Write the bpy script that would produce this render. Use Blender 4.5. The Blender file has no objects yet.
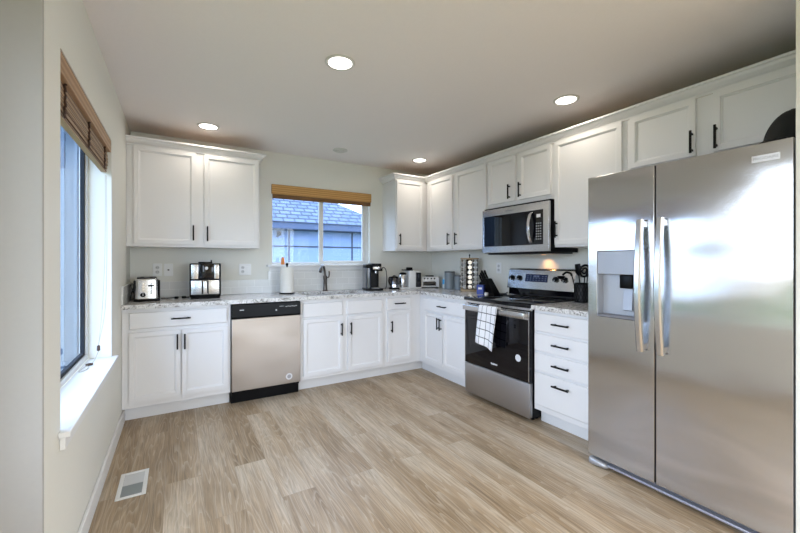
import bpy, bmesh, math, random
from mathutils import Vector, Matrix
random.seed(7)
PI = math.pi
C = bpy.context.scene.collection
S = bpy.context.scene
R = math.radians

# ------------------------------------------------------------------ camera, world, lights, exposure
cd = bpy.data.cameras.new('camera'); cam = bpy.data.objects.new('camera', cd); C.objects.link(cam)
cam.location = (0.372, -4.148, 1.256); cam.rotation_euler = (R(90), 0, R(-30.883))
cd.sensor_width = 36; cd.lens = 371.28/800*36; cd.shift_y = -5.04/800; cd.clip_start = 0.05; cd.clip_end = 200
S.camera = cam
S.view_settings.view_transform = 'Standard'; S.view_settings.look = 'None'
S.view_settings.gamma = 1; S.view_settings.use_curve_mapping = False
S.view_settings.exposure = 0.45
w = bpy.data.worlds.new('sky'); S.world = w; w.use_nodes = True
bg = w.node_tree.nodes['Background']
bg.inputs[0].default_value = (0.76, 0.87, 1.03, 1); bg.inputs[1].default_value = 6.0
CAN_POWER = 1.5
FILL_POWER = 28.0

def portal(name, loc, rot, sx, sy):
    l = bpy.data.lights.new(name, 'AREA'); l.shape = 'RECTANGLE'; l.size = sx; l.size_y = sy
    l.cycles.is_portal = True
    o = bpy.data.objects.new(name, l); C.objects.link(o); o.location = loc; o.rotation_euler = rot
portal('portal_back', (1.83, 0.16, 1.65), (R(-90), 0, 0), 1.17, .86)
portal('portal_left', (-0.19, -1.72, 1.35), (0, R(-90), 0), 1.45, 1.25)
portal('portal_dining', (-0.39, -3.85, 1.33), (0, R(-90), 0), 1.45, 2.1)
portal('portal_rear', (2.8, -7.68, 1.2), (R(90), 0, 0), 3.0, 2.3)

# ------------------------------------------------------------------ materials
def new_mat(name):
    m = bpy.data.materials.new(name); m.use_nodes = True
    nt = m.node_tree; return m, nt, nt.nodes['Principled BSDF']
def N(nt, t, **kw):
    n = nt.nodes.new(t)
    for k, v in kw.items(): setattr(n, k, v)
    return n
def plain(name, col, rough=.5, metal=0., coat=0., spec=.5, noise=0., nscale=40, bump=0., emit=None, es=0):
    m, nt, b = new_mat(name)
    b.inputs['Base Color'].default_value = (*col, 1); b.inputs['Roughness'].default_value = rough
    b.inputs['Metallic'].default_value = metal; b.inputs['Coat Weight'].default_value = coat
    b.inputs['Specular IOR Level'].default_value = spec
    if emit:
        b.inputs['Emission Color'].default_value = (*emit, 1); b.inputs['Emission Strength'].default_value = es
    if noise or bump:
        tc = N(nt, 'ShaderNodeTexCoord'); nz = N(nt, 'ShaderNodeTexNoise')
        nz.inputs['Scale'].default_value = nscale; nz.inputs['Detail'].default_value = 4
        nt.links.new(tc.outputs['Object'], nz.inputs['Vector'])
        if noise:
            mx = N(nt, 'ShaderNodeMix', data_type='RGBA')
            mx.inputs[6].default_value = (*[c*(1-noise) for c in col], 1); mx.inputs[7].default_value = (*[min(1, c*(1+noise)) for c in col], 1)
            nt.links.new(nz.outputs['Fac'], mx.inputs[0]); nt.links.new(mx.outputs[2], b.inputs['Base Color'])
        if bump:
            bp = N(nt, 'ShaderNodeBump'); bp.inputs['Strength'].default_value = bump; bp.inputs['Distance'].default_value = .002
            nt.links.new(nz.outputs['Fac'], bp.inputs['Height']); nt.links.new(bp.outputs[0], b.inputs['Normal'])
    return m

def woven(name, col, dark, axis, sc):
    m, nt, b = new_mat(name); L = nt.links.new
    tc = N(nt, 'ShaderNodeTexCoord')
    wv = N(nt, 'ShaderNodeTexWave', wave_type='BANDS', bands_direction=axis); wv.inputs['Scale'].default_value = sc; wv.inputs['Distortion'].default_value = .8; wv.inputs['Detail'].default_value = 2
    L(tc.outputs['Object'], wv.inputs['Vector'])
    mx = N(nt, 'ShaderNodeMix', data_type='RGBA'); mx.inputs[6].default_value = (*dark, 1); mx.inputs[7].default_value = (*col, 1); L(wv.outputs['Fac'], mx.inputs[0])
    L(mx.outputs[2], b.inputs['Base Color']); b.inputs['Roughness'].default_value = .6
    bp = N(nt, 'ShaderNodeBump'); bp.inputs['Strength'].default_value = .5; bp.inputs['Distance'].default_value = .003; L(wv.outputs['Fac'], bp.inputs['Height']); L(bp.outputs[0], b.inputs['Normal'])
    return m
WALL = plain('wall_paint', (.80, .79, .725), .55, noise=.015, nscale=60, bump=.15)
RETURN = plain('return_shaded_paint', (.355, .345, .33), .6, noise=.02, nscale=60, bump=.15)  # wall paint darkened: the shade on this end face is put into the colour
CEIL = plain('ceiling_paint', (.88, .83, .81), .8, noise=.02, nscale=90, bump=.3)
TRIM = plain('white_trim', (.80, .80, .79), .4)
CAB = plain('cabinet_white_paint', (.80, .79, .785), .36, noise=.01, nscale=8)
KICK = plain('toe_board_white', (.78, .78, .78), .4)
BLACK = plain('matte_black_metal', (.008, .008, .008), .4, spec=.15)
BLKP = plain('black_plastic', (.004, .004, .0045), .28, noise=.05, nscale=15, spec=.12)
BLKG = plain('black_glass', (.003, .003, .005), .03, spec=.4)
RUBBER = plain('cord_black', (.01, .01, .01), .5)
WPLAS = plain('white_plastic', (.78, .78, .76), .35)
WPLATE = plain('outlet_plastic', (.88, .88, .87), .3)
DARKSLOT = plain('dark_slot', (.02, .02, .02), .6)
CHROME = plain('polished_chrome', (.75, .75, .76), .12, metal=1.)
BRONZE = plain('oil_rubbed_bronze', (.10, .085, .075), .28, metal=.85)
PAPER = plain('paper_towel', (.82, .80, .74), .9, noise=.02, nscale=120, bump=.4)
ORANGE = plain('orange_plastic', (.80, .27, .06), .4)
CANIST = plain('grey_enamel', (.20, .235, .26), .35, noise=.03, nscale=10)
BLUEBOX = plain('blue_card', (.03, .06, .30), .45)
SKYBLUE = plain('blue_label', (.08, .42, .75), .4)
WOODLT = plain('light_wood', (.46, .33, .19), .5, noise=.12, nscale=25)
GLASSJ = plain('spice_jar', (.10, .08, .06), .15, noise=.5, nscale=30, coat=.6)
LCD = plain('lcd_panel', (.01, .015, .05), .12, emit=(.1, .2, .5), es=.02)
MARKS = plain('white_print', (.75, .75, .75), .5)
GREYP = plain('grey_print', (.35, .35, .36), .5)
CAPM = plain('black_cotton', (.012, .012, .011), .9, noise=.2, nscale=200, bump=.4)
VINYL = plain('window_vinyl', (.74, .74, .72), .4)
CAME = plain('brown_cord', (.55, .50, .42), .7)
BEAD = plain('dark_bead', (.06, .025, .012), .4)
GREYGRILL = plain('grey_grille_plastic', (.18, .18, .20), .45)
FOOTCAP = plain('silver_plastic', (.42, .43, .46), .3, metal=.5)
LAMPW = plain('lamp_lens', (.9, .9, .88), .4, emit=(1.0, .95, .88), es=3.5)
LAMPT = plain('lamp_trim', (.66, .64, .60), .5)
VENTD = plain('vent_grey', (.30, .33, .33), .5)
DISPG = plain('dispenser_grey', (.36, .37, .40), .35, metal=.3)
DISPL = plain('dispenser_liner', (.42, .44, .48), .3, metal=.1)

def steel(name, col=(.50, .49, .48), rough=.26, grain=(1, 1, 90), wav=0., aniso=.0, wscale=1.6):
    """brushed stainless; grain stretches the fine brush noise, wav bends the sheet as rolled steel does"""
    m, nt, b = new_mat(name)
    b.inputs['Metallic'].default_value = 1; b.inputs['Base Color'].default_value = (*col, 1)
    tc = N(nt, 'ShaderNodeTexCoord'); mp = N(nt, 'ShaderNodeMapping'); mp.inputs['Scale'].default_value = grain
    nz = N(nt, 'ShaderNodeTexNoise'); nz.inputs['Scale'].default_value = 6; nz.inputs['Detail'].default_value = 3
    nt.links.new(tc.outputs['Object'], mp.inputs[0]); nt.links.new(mp.outputs[0], nz.inputs['Vector'])
    rg = N(nt, 'ShaderNodeMapRange'); rg.inputs['To Min'].default_value = rough-.05; rg.inputs['To Max'].default_value = rough+.07
    nt.links.new(nz.outputs['Fac'], rg.inputs['Value']); nt.links.new(rg.outputs[0], b.inputs['Roughness'])
    bp = N(nt, 'ShaderNodeBump'); bp.inputs['Strength'].default_value = .04; bp.inputs['Distance'].default_value = .001
    nt.links.new(nz.outputs['Fac'], bp.inputs['Height'])
    last = bp
    if wav:
        n2 = N(nt, 'ShaderNodeTexNoise'); n2.inputs['Scale'].default_value = wscale; n2.inputs['Detail'].default_value = 1
        m2 = N(nt, 'ShaderNodeMapping'); m2.inputs['Scale'].default_value = (1, 1, 1.6)
        nt.links.new(tc.outputs['Object'], m2.inputs[0]); nt.links.new(m2.outputs[0], n2.inputs['Vector'])
        b2 = N(nt, 'ShaderNodeBump'); b2.inputs['Strength'].default_value = 1; b2.inputs['Distance'].default_value = wav
        nt.links.new(n2.outputs['Fac'], b2.inputs['Height']); nt.links.new(bp.outputs[0], b2.inputs['Normal']); last = b2
    nt.links.new(last.outputs[0], b.inputs['Normal'])
    if aniso:
        b.inputs['Anisotropic'].default_value = aniso
    return m
STEEL = steel('stainless_steel', (.47, .465, .47), .36)
def fridge_steel():
    """sheet steel with an upright brush: the fine grain turns the normal sideways, the rolled sheet waves it gently up and down"""
    m, nt, b = new_mat('fridge_stainless'); L = nt.links.new
    b.inputs['Metallic'].default_value = 1; b.inputs['Base Color'].default_value = (.56, .555, .555, 1); b.inputs['Roughness'].default_value = .13
    tc = N(nt, 'ShaderNodeTexCoord'); ge = N(nt, 'ShaderNodeNewGeometry')
    def noise(scale, sc, det):
        mp = N(nt, 'ShaderNodeMapping'); mp.inputs['Scale'].default_value = scale; L(tc.outputs['Object'], mp.inputs[0])
        n = N(nt, 'ShaderNodeTexNoise'); n.inputs['Scale'].default_value = sc; n.inputs['Detail'].default_value = det; L(mp.outputs[0], n.inputs['Vector'])
        r = N(nt, 'ShaderNodeMath', operation='SUBTRACT'); r.inputs[1].default_value = .5; L(n.outputs['Fac'], r.inputs[0]); return r
    def mul(a, k):
        r = N(nt, 'ShaderNodeMath', operation='MULTIPLY'); r.inputs[1].default_value = k; L(a.outputs[0], r.inputs[0]); return r
    g = mul(noise((1, 1, .02), 5000, 1), .6); v1 = mul(noise((1, 1, 2.2), 2.0, 1.5), .17); h1 = mul(noise((1, 1, 1.2), 1.6, 1), .10)
    hs = N(nt, 'ShaderNodeMath', operation='ADD'); L(g.outputs[0], hs.inputs[0]); L(h1.outputs[0], hs.inputs[1])
    cb = N(nt, 'ShaderNodeCombineXYZ'); L(hs.outputs[0], cb.inputs[1]); L(v1.outputs[0], cb.inputs[2])
    ad = N(nt, 'ShaderNodeVectorMath', operation='ADD'); L(ge.outputs['Normal'], ad.inputs[0]); L(cb.outputs[0], ad.inputs[1])
    nm = N(nt, 'ShaderNodeVectorMath', operation='NORMALIZE'); L(ad.outputs[0], nm.inputs[0]); L(nm.outputs[0], b.inputs['Normal'])
    return m
STEELF = fridge_steel()
STEELD = steel('dishwasher_stainless', (.41, .37, .335), .30, (1, 1, 40), wav=.012)
STEELB = steel('brushed_appliance_steel', (.60, .60, .60), .22, (1, 1, 70))

def floor_mat():
    m, nt, b = new_mat('vinyl_plank_floor')
    L = nt.links.new
    tc = N(nt, 'ShaderNodeTexCoord'); mp = N(nt, 'ShaderNodeMapping'); mp.inputs['Rotation'].default_value = (0, 0, R(90))
    mp.inputs['Location'].default_value = (.31, .05, 0)
    L(tc.outputs['Object'], mp.inputs[0])
    br = N(nt, 'ShaderNodeTexBrick'); br.offset = .37; br.offset_frequency = 2
    br.inputs['Scale'].default_value = 1; br.inputs['Brick Width'].default_value = 1.22; br.inputs['Row Height'].default_value = .18
    br.inputs['Mortar Size'].default_value = .0012; br.inputs['Mortar Smooth'].default_value = .3
    br.inputs['Color1'].default_value = (0, 0, 0, 1); br.inputs['Color2'].default_value = (1, 1, 1, 1); br.inputs['Mortar'].default_value = (.3, .3, .3, 1)
    L(mp.outputs[0], br.inputs['Vector'])
    # offset grain per plank by its random tone
    sc = N(nt, 'ShaderNodeVectorMath', operation='SCALE'); sc.inputs[0].default_value = (7, 13, 5); L(br.outputs['Color'], sc.inputs['Scale'])
    ad = N(nt, 'ShaderNodeVectorMath', operation='ADD'); L(mp.outputs[0], ad.inputs[0]); L(sc.outputs[0], ad.inputs[1])
    g1m = N(nt, 'ShaderNodeMapping'); g1m.inputs['Scale'].default_value = (1.4, 30, 1); L(ad.outputs[0], g1m.inputs[0])
    g1 = N(nt, 'ShaderNodeTexNoise'); g1.inputs['Scale'].default_value = 3.2; g1.inputs['Detail'].default_value = 8; g1.inputs['Roughness'].default_value = .68; g1.inputs['Distortion'].default_value = .6
    L(g1m.outputs[0], g1.inputs['Vector'])
    g2m = N(nt, 'ShaderNodeMapping'); g2m.inputs['Scale'].default_value = (.55, 6.0, 1); L(ad.outputs[0], g2m.inputs[0])
    cn = N(nt, 'ShaderNodeTexNoise'); cn.inputs['Scale'].default_value = 1.5; cn.inputs['Detail'].default_value = 2.5; cn.inputs['Roughness'].default_value = .45
    L(g2m.outputs[0], cn.inputs['Vector'])
    cm = N(nt, 'ShaderNodeMath', operation='MULTIPLY'); cm.inputs[1].default_value = 19; L(cn.outputs['Fac'], cm.inputs[0])
    wv = N(nt, 'ShaderNodeMath', operation='FRACT'); L(cm.outputs[0], wv.inputs[0])
    bl = N(nt, 'ShaderNodeTexNoise'); bl.inputs['Scale'].default_value = 1.1; bl.inputs['Detail'].default_value = 3; 
    blm = N(nt, 'ShaderNodeMapping'); blm.inputs['Scale'].default_value = (.7, 4.0, 1); L(ad.outputs[0], blm.inputs[0]); L(blm.outputs[0], bl.inputs['Vector'])
    cr = N(nt, 'ShaderNodeValToRGB'); e = cr.color_ramp.elements
    e[0].position = .27; e[0].color = (.25, .165, .085, 1); e[1].position = .73; e[1].color = (.55, .46, .35, 1)
    n = cr.color_ramp.elements.new(.5); n.color = (.39, .285, .18, 1)
    L(bl.outputs['Fac'], cr.inputs[0])
    # plank tone
    tone = N(nt, 'ShaderNodeMapRange'); tone.inputs['To Min'].default_value = .96; tone.inputs['To Max'].default_value = 1.05; L(br.outputs['Color'], tone.inputs['Value'])
    mt = N(nt, 'ShaderNodeVectorMath', operation='SCALE'); L(cr.outputs[0], mt.inputs[0]); L(tone.outputs[0], mt.inputs['Scale'])
    # fine grain: pale cerused streaks and dark pores
    gr = N(nt, 'ShaderNodeMapRange'); gr.inputs['From Min'].default_value = .3; gr.inputs['From Max'].default_value = .7; gr.inputs['To Min'].default_value = .62; gr.inputs['To Max'].default_value = 1.30; L(g1.outputs['Fac'], gr.inputs['Value'])
    m2 = N(nt, 'ShaderNodeVectorMath', operation='SCALE'); L(mt.outputs[0], m2.inputs[0]); L(gr.outputs[0], m2.inputs['Scale'])
    wr = N(nt, 'ShaderNodeMapRange'); wr.inputs['From Min'].default_value = .6; wr.inputs['From Max'].default_value = 1; wr.inputs['To Min'].default_value = 0; wr.inputs['To Max'].default_value = .34; L(wv.outputs[0], wr.inputs['Value'])
    mx = N(nt, 'ShaderNodeMix', data_type='RGBA'); mx.inputs[7].default_value = (.66, .57, .45, 1); L(wr.outputs[0], mx.inputs[0]); L(m2.outputs[0], mx.inputs[6])
    mo = N(nt, 'ShaderNodeMix', data_type='RGBA'); mo.inputs[7].default_value = (.22, .17, .12, 1); L(mx.outputs[2], mo.inputs[6])
    mf = N(nt, 'ShaderNodeMath', operation='MULTIPLY'); mf.inputs[1].default_value = .5; L(br.outputs['Fac'], mf.inputs[0]); L(mf.outputs[0], mo.inputs[0])
    L(mo.outputs[2], b.inputs['Base Color'])
    b.inputs['Roughness'].default_value = .42; b.inputs['Specular IOR Level'].default_value = .4
    bp = N(nt, 'ShaderNodeBump'); bp.inputs['Strength'].default_value = .12; bp.inputs['Distance'].default_value = .002; L(g1.outputs['Fac'], bp.inputs['Height']); L(bp.outputs[0], b.inputs['Normal'])
    return m
FLOOR = floor_mat()

def granite_mat():
    m, nt, b = new_mat('granite_white'); L = nt.links.new
    tc = N(nt, 'ShaderNodeTexCoord')
    n1 = N(nt, 'ShaderNodeTexNoise'); n1.inputs['Scale'].default_value = 15; n1.inputs['Detail'].default_value = 8; n1.inputs['Roughness'].default_value = .7; n1.inputs['Distortion'].default_value = 1.2
    L(tc.outputs['Object'], n1.inputs['Vector'])
    cr = N(nt, 'ShaderNodeValToRGB'); e = cr.color_ramp.elements
    e[0].position = .34; e[0].color = (.16, .15, .145, 1); e[1].position = .60; e[1].color = (.80, .79, .77, 1)
    k = cr.color_ramp.elements.new(.43); k.color = (.50, .48, .46, 1)
    k = cr.color_ramp.elements.new(.49); k.color = (.72, .71, .69, 1)
    L(n1.outputs['Fac'], cr.inputs[0])
    n2 = N(nt, 'ShaderNodeTexNoise'); n2.inputs['Scale'].default_value = 70; n2.inputs['Detail'].default_value = 4; L(tc.outputs['Object'], n2.inputs['Vector'])
    c2 = N(nt, 'ShaderNodeValToRGB'); e = c2.color_ramp.elements; e[0].position = .33; e[0].color = (.25, .23, .22, 1); e[1].position = .45; e[1].color = (1, 1, 1, 1)
    L(n2.outputs['Fac'], c2.inputs[0])
    mx = N(nt, 'ShaderNodeMix', data_type='RGBA', blend_type='MULTIPLY'); mx.inputs[0].default_value = 1; L(cr.outputs[0], mx.inputs[6]); L(c2.outputs[0], mx.inputs[7])
    L(mx.outputs[2], b.inputs['Base Color']); b.inputs['Roughness'].default_value = .14
    return m
GRANITE = granite_mat()

def tile_mat(name, swap, col, mort, bw, rh, rough=.2, ms=.004, zoff=0., c2=None):
    """bricks laid in the plane of a wall: across is x (or y when swap), up is z"""
    m, nt, b = new_mat(name); L = nt.links.new
    tc = N(nt, 'ShaderNodeTexCoord'); sp = N(nt, 'ShaderNodeSeparateXYZ'); cb = N(nt, 'ShaderNodeCombineXYZ')
    L(tc.outputs['Object'], sp.inputs[0]); L(sp.outputs['Y' if swap else 'X'], cb.inputs[0])
    az = N(nt, 'ShaderNodeMath', operation='SUBTRACT'); az.inputs[1].default_value = zoff; L(sp.outputs['Z'], az.inputs[0]); L(az.outputs[0], cb.inputs[1])
    br = N(nt, 'ShaderNodeTexBrick'); br.inputs['Scale'].default_value = 1; br.inputs['Brick Width'].default_value = bw; br.inputs['Row Height'].default_value = rh
    br.inputs['Mortar Size'].default_value = ms; br.inputs['Color1'].default_value = (*col, 1); br.inputs['Color2'].default_value = (*(c2 or [c*.96 for c in col]), 1); br.inputs['Mortar'].default_value = (*mort, 1)
    L(cb.outputs[0], br.inputs['Vector']); L(br.outputs['Color'], b.inputs['Base Color']); b.inputs['Roughness'].default_value = rough
    bp = N(nt, 'ShaderNodeBump', invert=True); bp.inputs['Strength'].default_value = .4; bp.inputs['Distance'].default_value = .002; L(br.outputs['Fac'], bp.inputs['Height']); L(bp.outputs[0], b.inputs['Normal'])
    return m
TILE = tile_mat('subway_tile_back', False, (.78, .78, .76), (.86, .86, .84), .152, .0715, ms=.003, zoff=.921)
TILER = tile_mat('subway_tile_side', True, (.78, .78, .76), (.86, .86, .84), .152, .0715, ms=.003, zoff=.921)
SHINGLE = tile_mat('roof_shingle', False, (.105, .13, .20), (.022, .03, .05), .25, .105, .9, ms=.017, c2=(.075, .10, .155))

BLIND = woven('bamboo_slats', (.46, .31, .18), (.13, .065, .03), 'Z', 26)
BLINDB = woven('golden_bamboo', (.66, .38, .13), (.50, .25, .07), 'Z', 14)
VALW = woven('valance_wood', (.46, .29, .165), (.33, .19, .10), 'Z', 10)

def towel_mat():
    m, nt, b = new_mat('windowpane_check_cloth'); L = nt.links.new
    tc = N(nt, 'ShaderNodeTexCoord'); sp = N(nt, 'ShaderNodeSeparateXYZ'); L(tc.outputs['UV'], sp.inputs[0])
    def line(out, freq, wd):
        a = N(nt, 'ShaderNodeMath', operation='MULTIPLY'); a.inputs[1].default_value = freq; L(out, a.inputs[0])
        f = N(nt, 'ShaderNodeMath', operation='FRACT'); L(a.outputs[0], f.inputs[0])
        g = N(nt, 'ShaderNodeMath', operation='LESS_THAN'); g.inputs[1].default_value = wd; L(f.outputs[0], g.inputs[0]); return g
    u = line(sp.outputs[0], 4.0, .08); v = line(sp.outputs[1], 1/.068, .09)
    mxm = N(nt, 'ShaderNodeMath', operation='MAXIMUM'); L(u.outputs[0], mxm.inputs[0]); L(v.outputs[0], mxm.inputs[1])
    mx = N(nt, 'ShaderNodeMix', data_type='RGBA'); mx.inputs[6].default_value = (.82, .82, .83, 1); mx.inputs[7].default_value = (.03, .03, .04, 1); L(mxm.outputs[0], mx.inputs[0])
    L(mx.outputs[2], b.inputs['Base Color']); b.inputs['Roughness'].default_value = .95
    return m
TOWEL = towel_mat()

def pane_mat(name, tint):
    m = bpy.data.materials.new(name); m.use_nodes = True; nt = m.node_tree; nt.nodes.clear(); L = nt.links.new
    o = N(nt, 'ShaderNodeOutputMaterial'); t = N(nt, 'ShaderNodeBsdfTransparent'); t.inputs[0].default_value = (*tint, 1)
    g = N(nt, 'ShaderNodeBsdfGlossy'); g.inputs['Roughness'].default_value = .01; g.inputs['Color'].default_value = (1, 1, 1, 1)
    f = N(nt, 'ShaderNodeFresnel'); f.inputs['IOR'].default_value = 1.45
    mx = N(nt, 'ShaderNodeMixShader'); ge = N(nt, 'ShaderNodeNewGeometry'); iv = N(nt, 'ShaderNodeMath', operation='SUBTRACT'); iv.inputs[0].default_value = 1; L(ge.outputs['Backfacing'], iv.inputs[1])
    ml = N(nt, 'ShaderNodeMath', operation='MULTIPLY'); L(f.outputs[0], ml.inputs[0]); L(iv.outputs[0], ml.inputs[1]); L(ml.outputs[0], mx.inputs[0]); L(t.outputs[0], mx.inputs[1]); L(g.outputs[0], mx.inputs[2]); L(mx.outputs[0], o.inputs[0])
    return m
PANE = pane_mat('window_pane', (.80, .88, .98))

GROUND = plain('lawn', (.105, .135, .06), .95, noise=.3, nscale=6)
NWALL = plain('neighbour_siding', (.20, .255, .40), .8, noise=.03, nscale=3)
NFASC = plain('neighbour_fascia', (.06, .08, .14), .7)
NLINE = plain('dark_siding_joint', (.03, .035, .05), .7)
FENCE = plain('fence_board', (.66, .50, .38), .85, noise=.15, nscale=4)
HEDGE = plain('hedge_green', (.07, .12, .035), .95, noise=.5, nscale=9)

# ------------------------------------------------------------------ mesh helpers
class MB:
    def __init__(s): s.bm = bmesh.new(); s.mats = []
    def box(s, x0, x1, y0, y1, z0, z1):
        x0, x1 = min(x0, x1), max(x0, x1); y0, y1 = min(y0, y1), max(y0, y1); z0, z1 = min(z0, z1), max(z0, z1)
        v = [s.bm.verts.new(p) for p in ((x0,y0,z0),(x1,y0,z0),(x1,y1,z0),(x0,y1,z0),(x0,y0,z1),(x1,y0,z1),(x1,y1,z1),(x0,y1,z1))]
        fs = [s.bm.faces.new([v[i] for i in f]) for f in ((3,2,1,0),(4,5,6,7),(0,1,5,4),(1,2,6,5),(2,3,7,6),(3,0,4,7))]
        return fs   # bottom, top, front(-y), right(+x), back(+y), left(-x)
    def rbox(s, x0, x1, y0, y1, z0, z1, r, seg=3):
        """box with all edges rounded"""
        fs = s.box(x0, x1, y0, y1, z0, z1)
        es = list({e for f in fs for e in f.edges})
        bmesh.ops.bevel(s.bm, geom=es, offset=r, segments=seg, affect='EDGES', profile=.5)
        return s
    def vbox(s, x0, x1, y0, y1, z0, z1, r, seg=4):
        """box with its upright edges rounded"""
        fs = s.box(x0, x1, y0, y1, z0, z1)
        es = [e for e in {e for f in fs for e in f.edges} if abs(e.verts[0].co.z - e.verts[1].co.z) > 1e-6]
        bmesh.ops.bevel(s.bm, geom=es, offset=r, segments=seg, affect='EDGES', profile=.5)
        return s
    def tube(s, pts, r, seg=10, closed=False, cap=True):
        pts = [Vector(p) for p in pts]; n = len(pts); rs = r if isinstance(r, (list, tuple)) else [r]*n
        rings = []; up = None
        for i, p in enumerate(pts):
            a = pts[i-1] if (i or closed) else p; b = pts[(i+1) % n] if (i < n-1 or closed) else p
            t = (b-a).normalized()
            if up is None:
                up = Vector((0, 0, 1)) if abs(t.z) < .9 else Vector((1, 0, 0))
            u = (up - t*up.dot(t)).normalized(); v = t.cross(u); up = u
            rings.append([s.bm.verts.new(p + (u*math.cos(2*PI*k/seg) + v*math.sin(2*PI*k/seg))*rs[i]) for k in range(seg)])
        for i in range(n if closed else n-1):
            a, b = rings[i], rings[(i+1) % n]
            for k in range(seg): s.bm.faces.new((a[k], a[(k+1) % seg], b[(k+1) % seg], b[k]))
        if cap and not closed:
            s.bm.faces.new(list(reversed(rings[0]))); s.bm.faces.new(rings[-1])
        return s
    def cyl(s, p0, p1, r0, r1=None, seg=20): return s.tube([p0, p1], [r0, r0 if r1 is None else r1], seg)
    def lathe(s, c, prof, seg=28, axis='Z'):
        cx, cy, cz = c; rings = []
        def P(r, a, h):
            if axis == 'Z': return (cx + r*math.cos(a), cy + r*math.sin(a), cz + h)
            if axis == 'Y': return (cx + r*math.cos(a), cy + h, cz + r*math.sin(a))
            return (cx + h, cy + r*math.cos(a), cz + r*math.sin(a))
        for r, h in prof:
            rings.append([s.bm.verts.new(P(max(r, 1e-5), 2*PI*k/seg, h)) for k in range(seg)])
        for a, b in zip(rings, rings[1:]):
            for k in range(seg): s.bm.faces.new((a[k], a[(k+1) % seg], b[(k+1) % seg], b[k]))
        s.bm.faces.new(list(reversed(rings[0]))); s.bm.faces.new(rings[-1])
        return s
    def prism(s, poly, axis, a0, a1):
        """poly = 2d points in the two other axes, extruded from a0 to a1 along axis"""
        def P(p, a):
            if axis == 'X': return (a, p[0], p[1])
            if axis == 'Y': return (p[0], a, p[1])
            return (p[0], p[1], a)
        A = [s.bm.verts.new(P(p, a0)) for p in poly]; B = [s.bm.verts.new(P(p, a1)) for p in poly]
        n = len(poly)
        s.bm.faces.new(A); s.bm.faces.new(list(reversed(B)))
        for i in range(n): s.bm.faces.new((A[i], B[i], B[(i+1) % n], A[(i+1) % n]))
        return s
    def sweep(s, path, prof):
        """profile (out, z) swept along an xy path with mitred corners; out is to the right of travel"""
        n = len(path); P = [Vector(p) for p in path]; rings = []
        for i in range(n):
            d1 = (P[i]-P[i-1]).normalized() if i else (P[1]-P[0]).normalized()
            d2 = (P[i+1]-P[i]).normalized() if i < n-1 else d1
            n1 = Vector((d1.y, -d1.x)); n2 = Vector((d2.y, -d2.x)); m = (n1+n2); m = m/ (m.dot(n1))
            rings.append([s.bm.verts.new((P[i].x + m.x*o, P[i].y + m.y*o, z)) for o, z in prof])
        k = len(prof)
        for a, b in zip(rings, rings[1:]):
            for j in range(k): s.bm.faces.new((a[j], a[(j+1) % k], b[(j+1) % k], b[j]))
        s.bm.faces.new(rings[0]); s.bm.faces.new(list(reversed(rings[-1])))
        return s
    def xform(s, M): bmesh.ops.transform(s.bm, matrix=M, verts=s.bm.verts); return s
    def build(s, name, mat, parent=None, off=(0, 0, 0), bevel=0., smooth=True, sub=0, seg=2, solid=0.):
        bmesh.ops.recalc_face_normals(s.bm, faces=s.bm.faces)
        if any(off): bmesh.ops.translate(s.bm, vec=Vector(off), verts=s.bm.verts)
        me = bpy.data.meshes.new(name); s.bm.to_mesh(me); s.bm.free()
        me.materials.append(mat)
        if smooth:
            for p in me.polygons: p.use_smooth = True
            me.set_sharp_from_angle(angle=R(38))
        o = bpy.data.objects.new(name, me); C.objects.link(o)
        if parent is not None: o.parent = parent
        if solid:
            m = o.modifiers.new('solid', 'SOLIDIFY'); m.thickness = solid; m.offset = 0
        if sub:
            m = o.modifiers.new('sub', 'SUBSURF'); m.levels = sub; m.render_levels = sub
        if bevel:
            m = o.modifiers.new('bevel', 'BEVEL'); m.width = bevel; m.segments = seg; m.limit_method = 'ANGLE'; m.angle_limit = R(40); m.harden_normals = False
        return o

def thing(name, label, cat, loc=(0, 0, 0), rot=0, group=None):
    o = bpy.data.objects.new(name, None); C.objects.link(o); o.location = loc; o.rotation_euler = (0, 0, rot)
    o['label'] = label; o['category'] = cat; o.empty_display_size = .05
    if group: o['group'] = group
    return o
def tag(o, label, cat, group=None, kind=None):
    o['label'] = label; o['category'] = cat
    if group: o['group'] = group
    if kind: o['kind'] = kind
    return o
def struct(o, label=None):
    o['kind'] = 'structure'
    if label: o['label'] = label
    return o
def B(name, mat, parent, *boxes, off=(0, 0, 0), bevel=0., r=0.):
    m = MB()
    for b in boxes:
        m.rbox(*b, r) if r else m.box(*b)
    return m.build(name, mat, parent, off=off, bevel=bevel)
def catmull(pts, n=8):
    P = [Vector(p) for p in pts]; P = [2*P[0]-P[1]] + P + [2*P[-1]-P[-2]]; out = []
    for i in range(1, len(P)-2):
        for k in range(n):
            t = k/n; a, b, c, d = P[i-1], P[i], P[i+1], P[i+2]
            out.append(.5*((2*b) + (-a+c)*t + (2*a-5*b+4*c-d)*t*t + (-a+3*b-3*c+d)*t**3))
    out.append(P[-2]); return out

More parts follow.
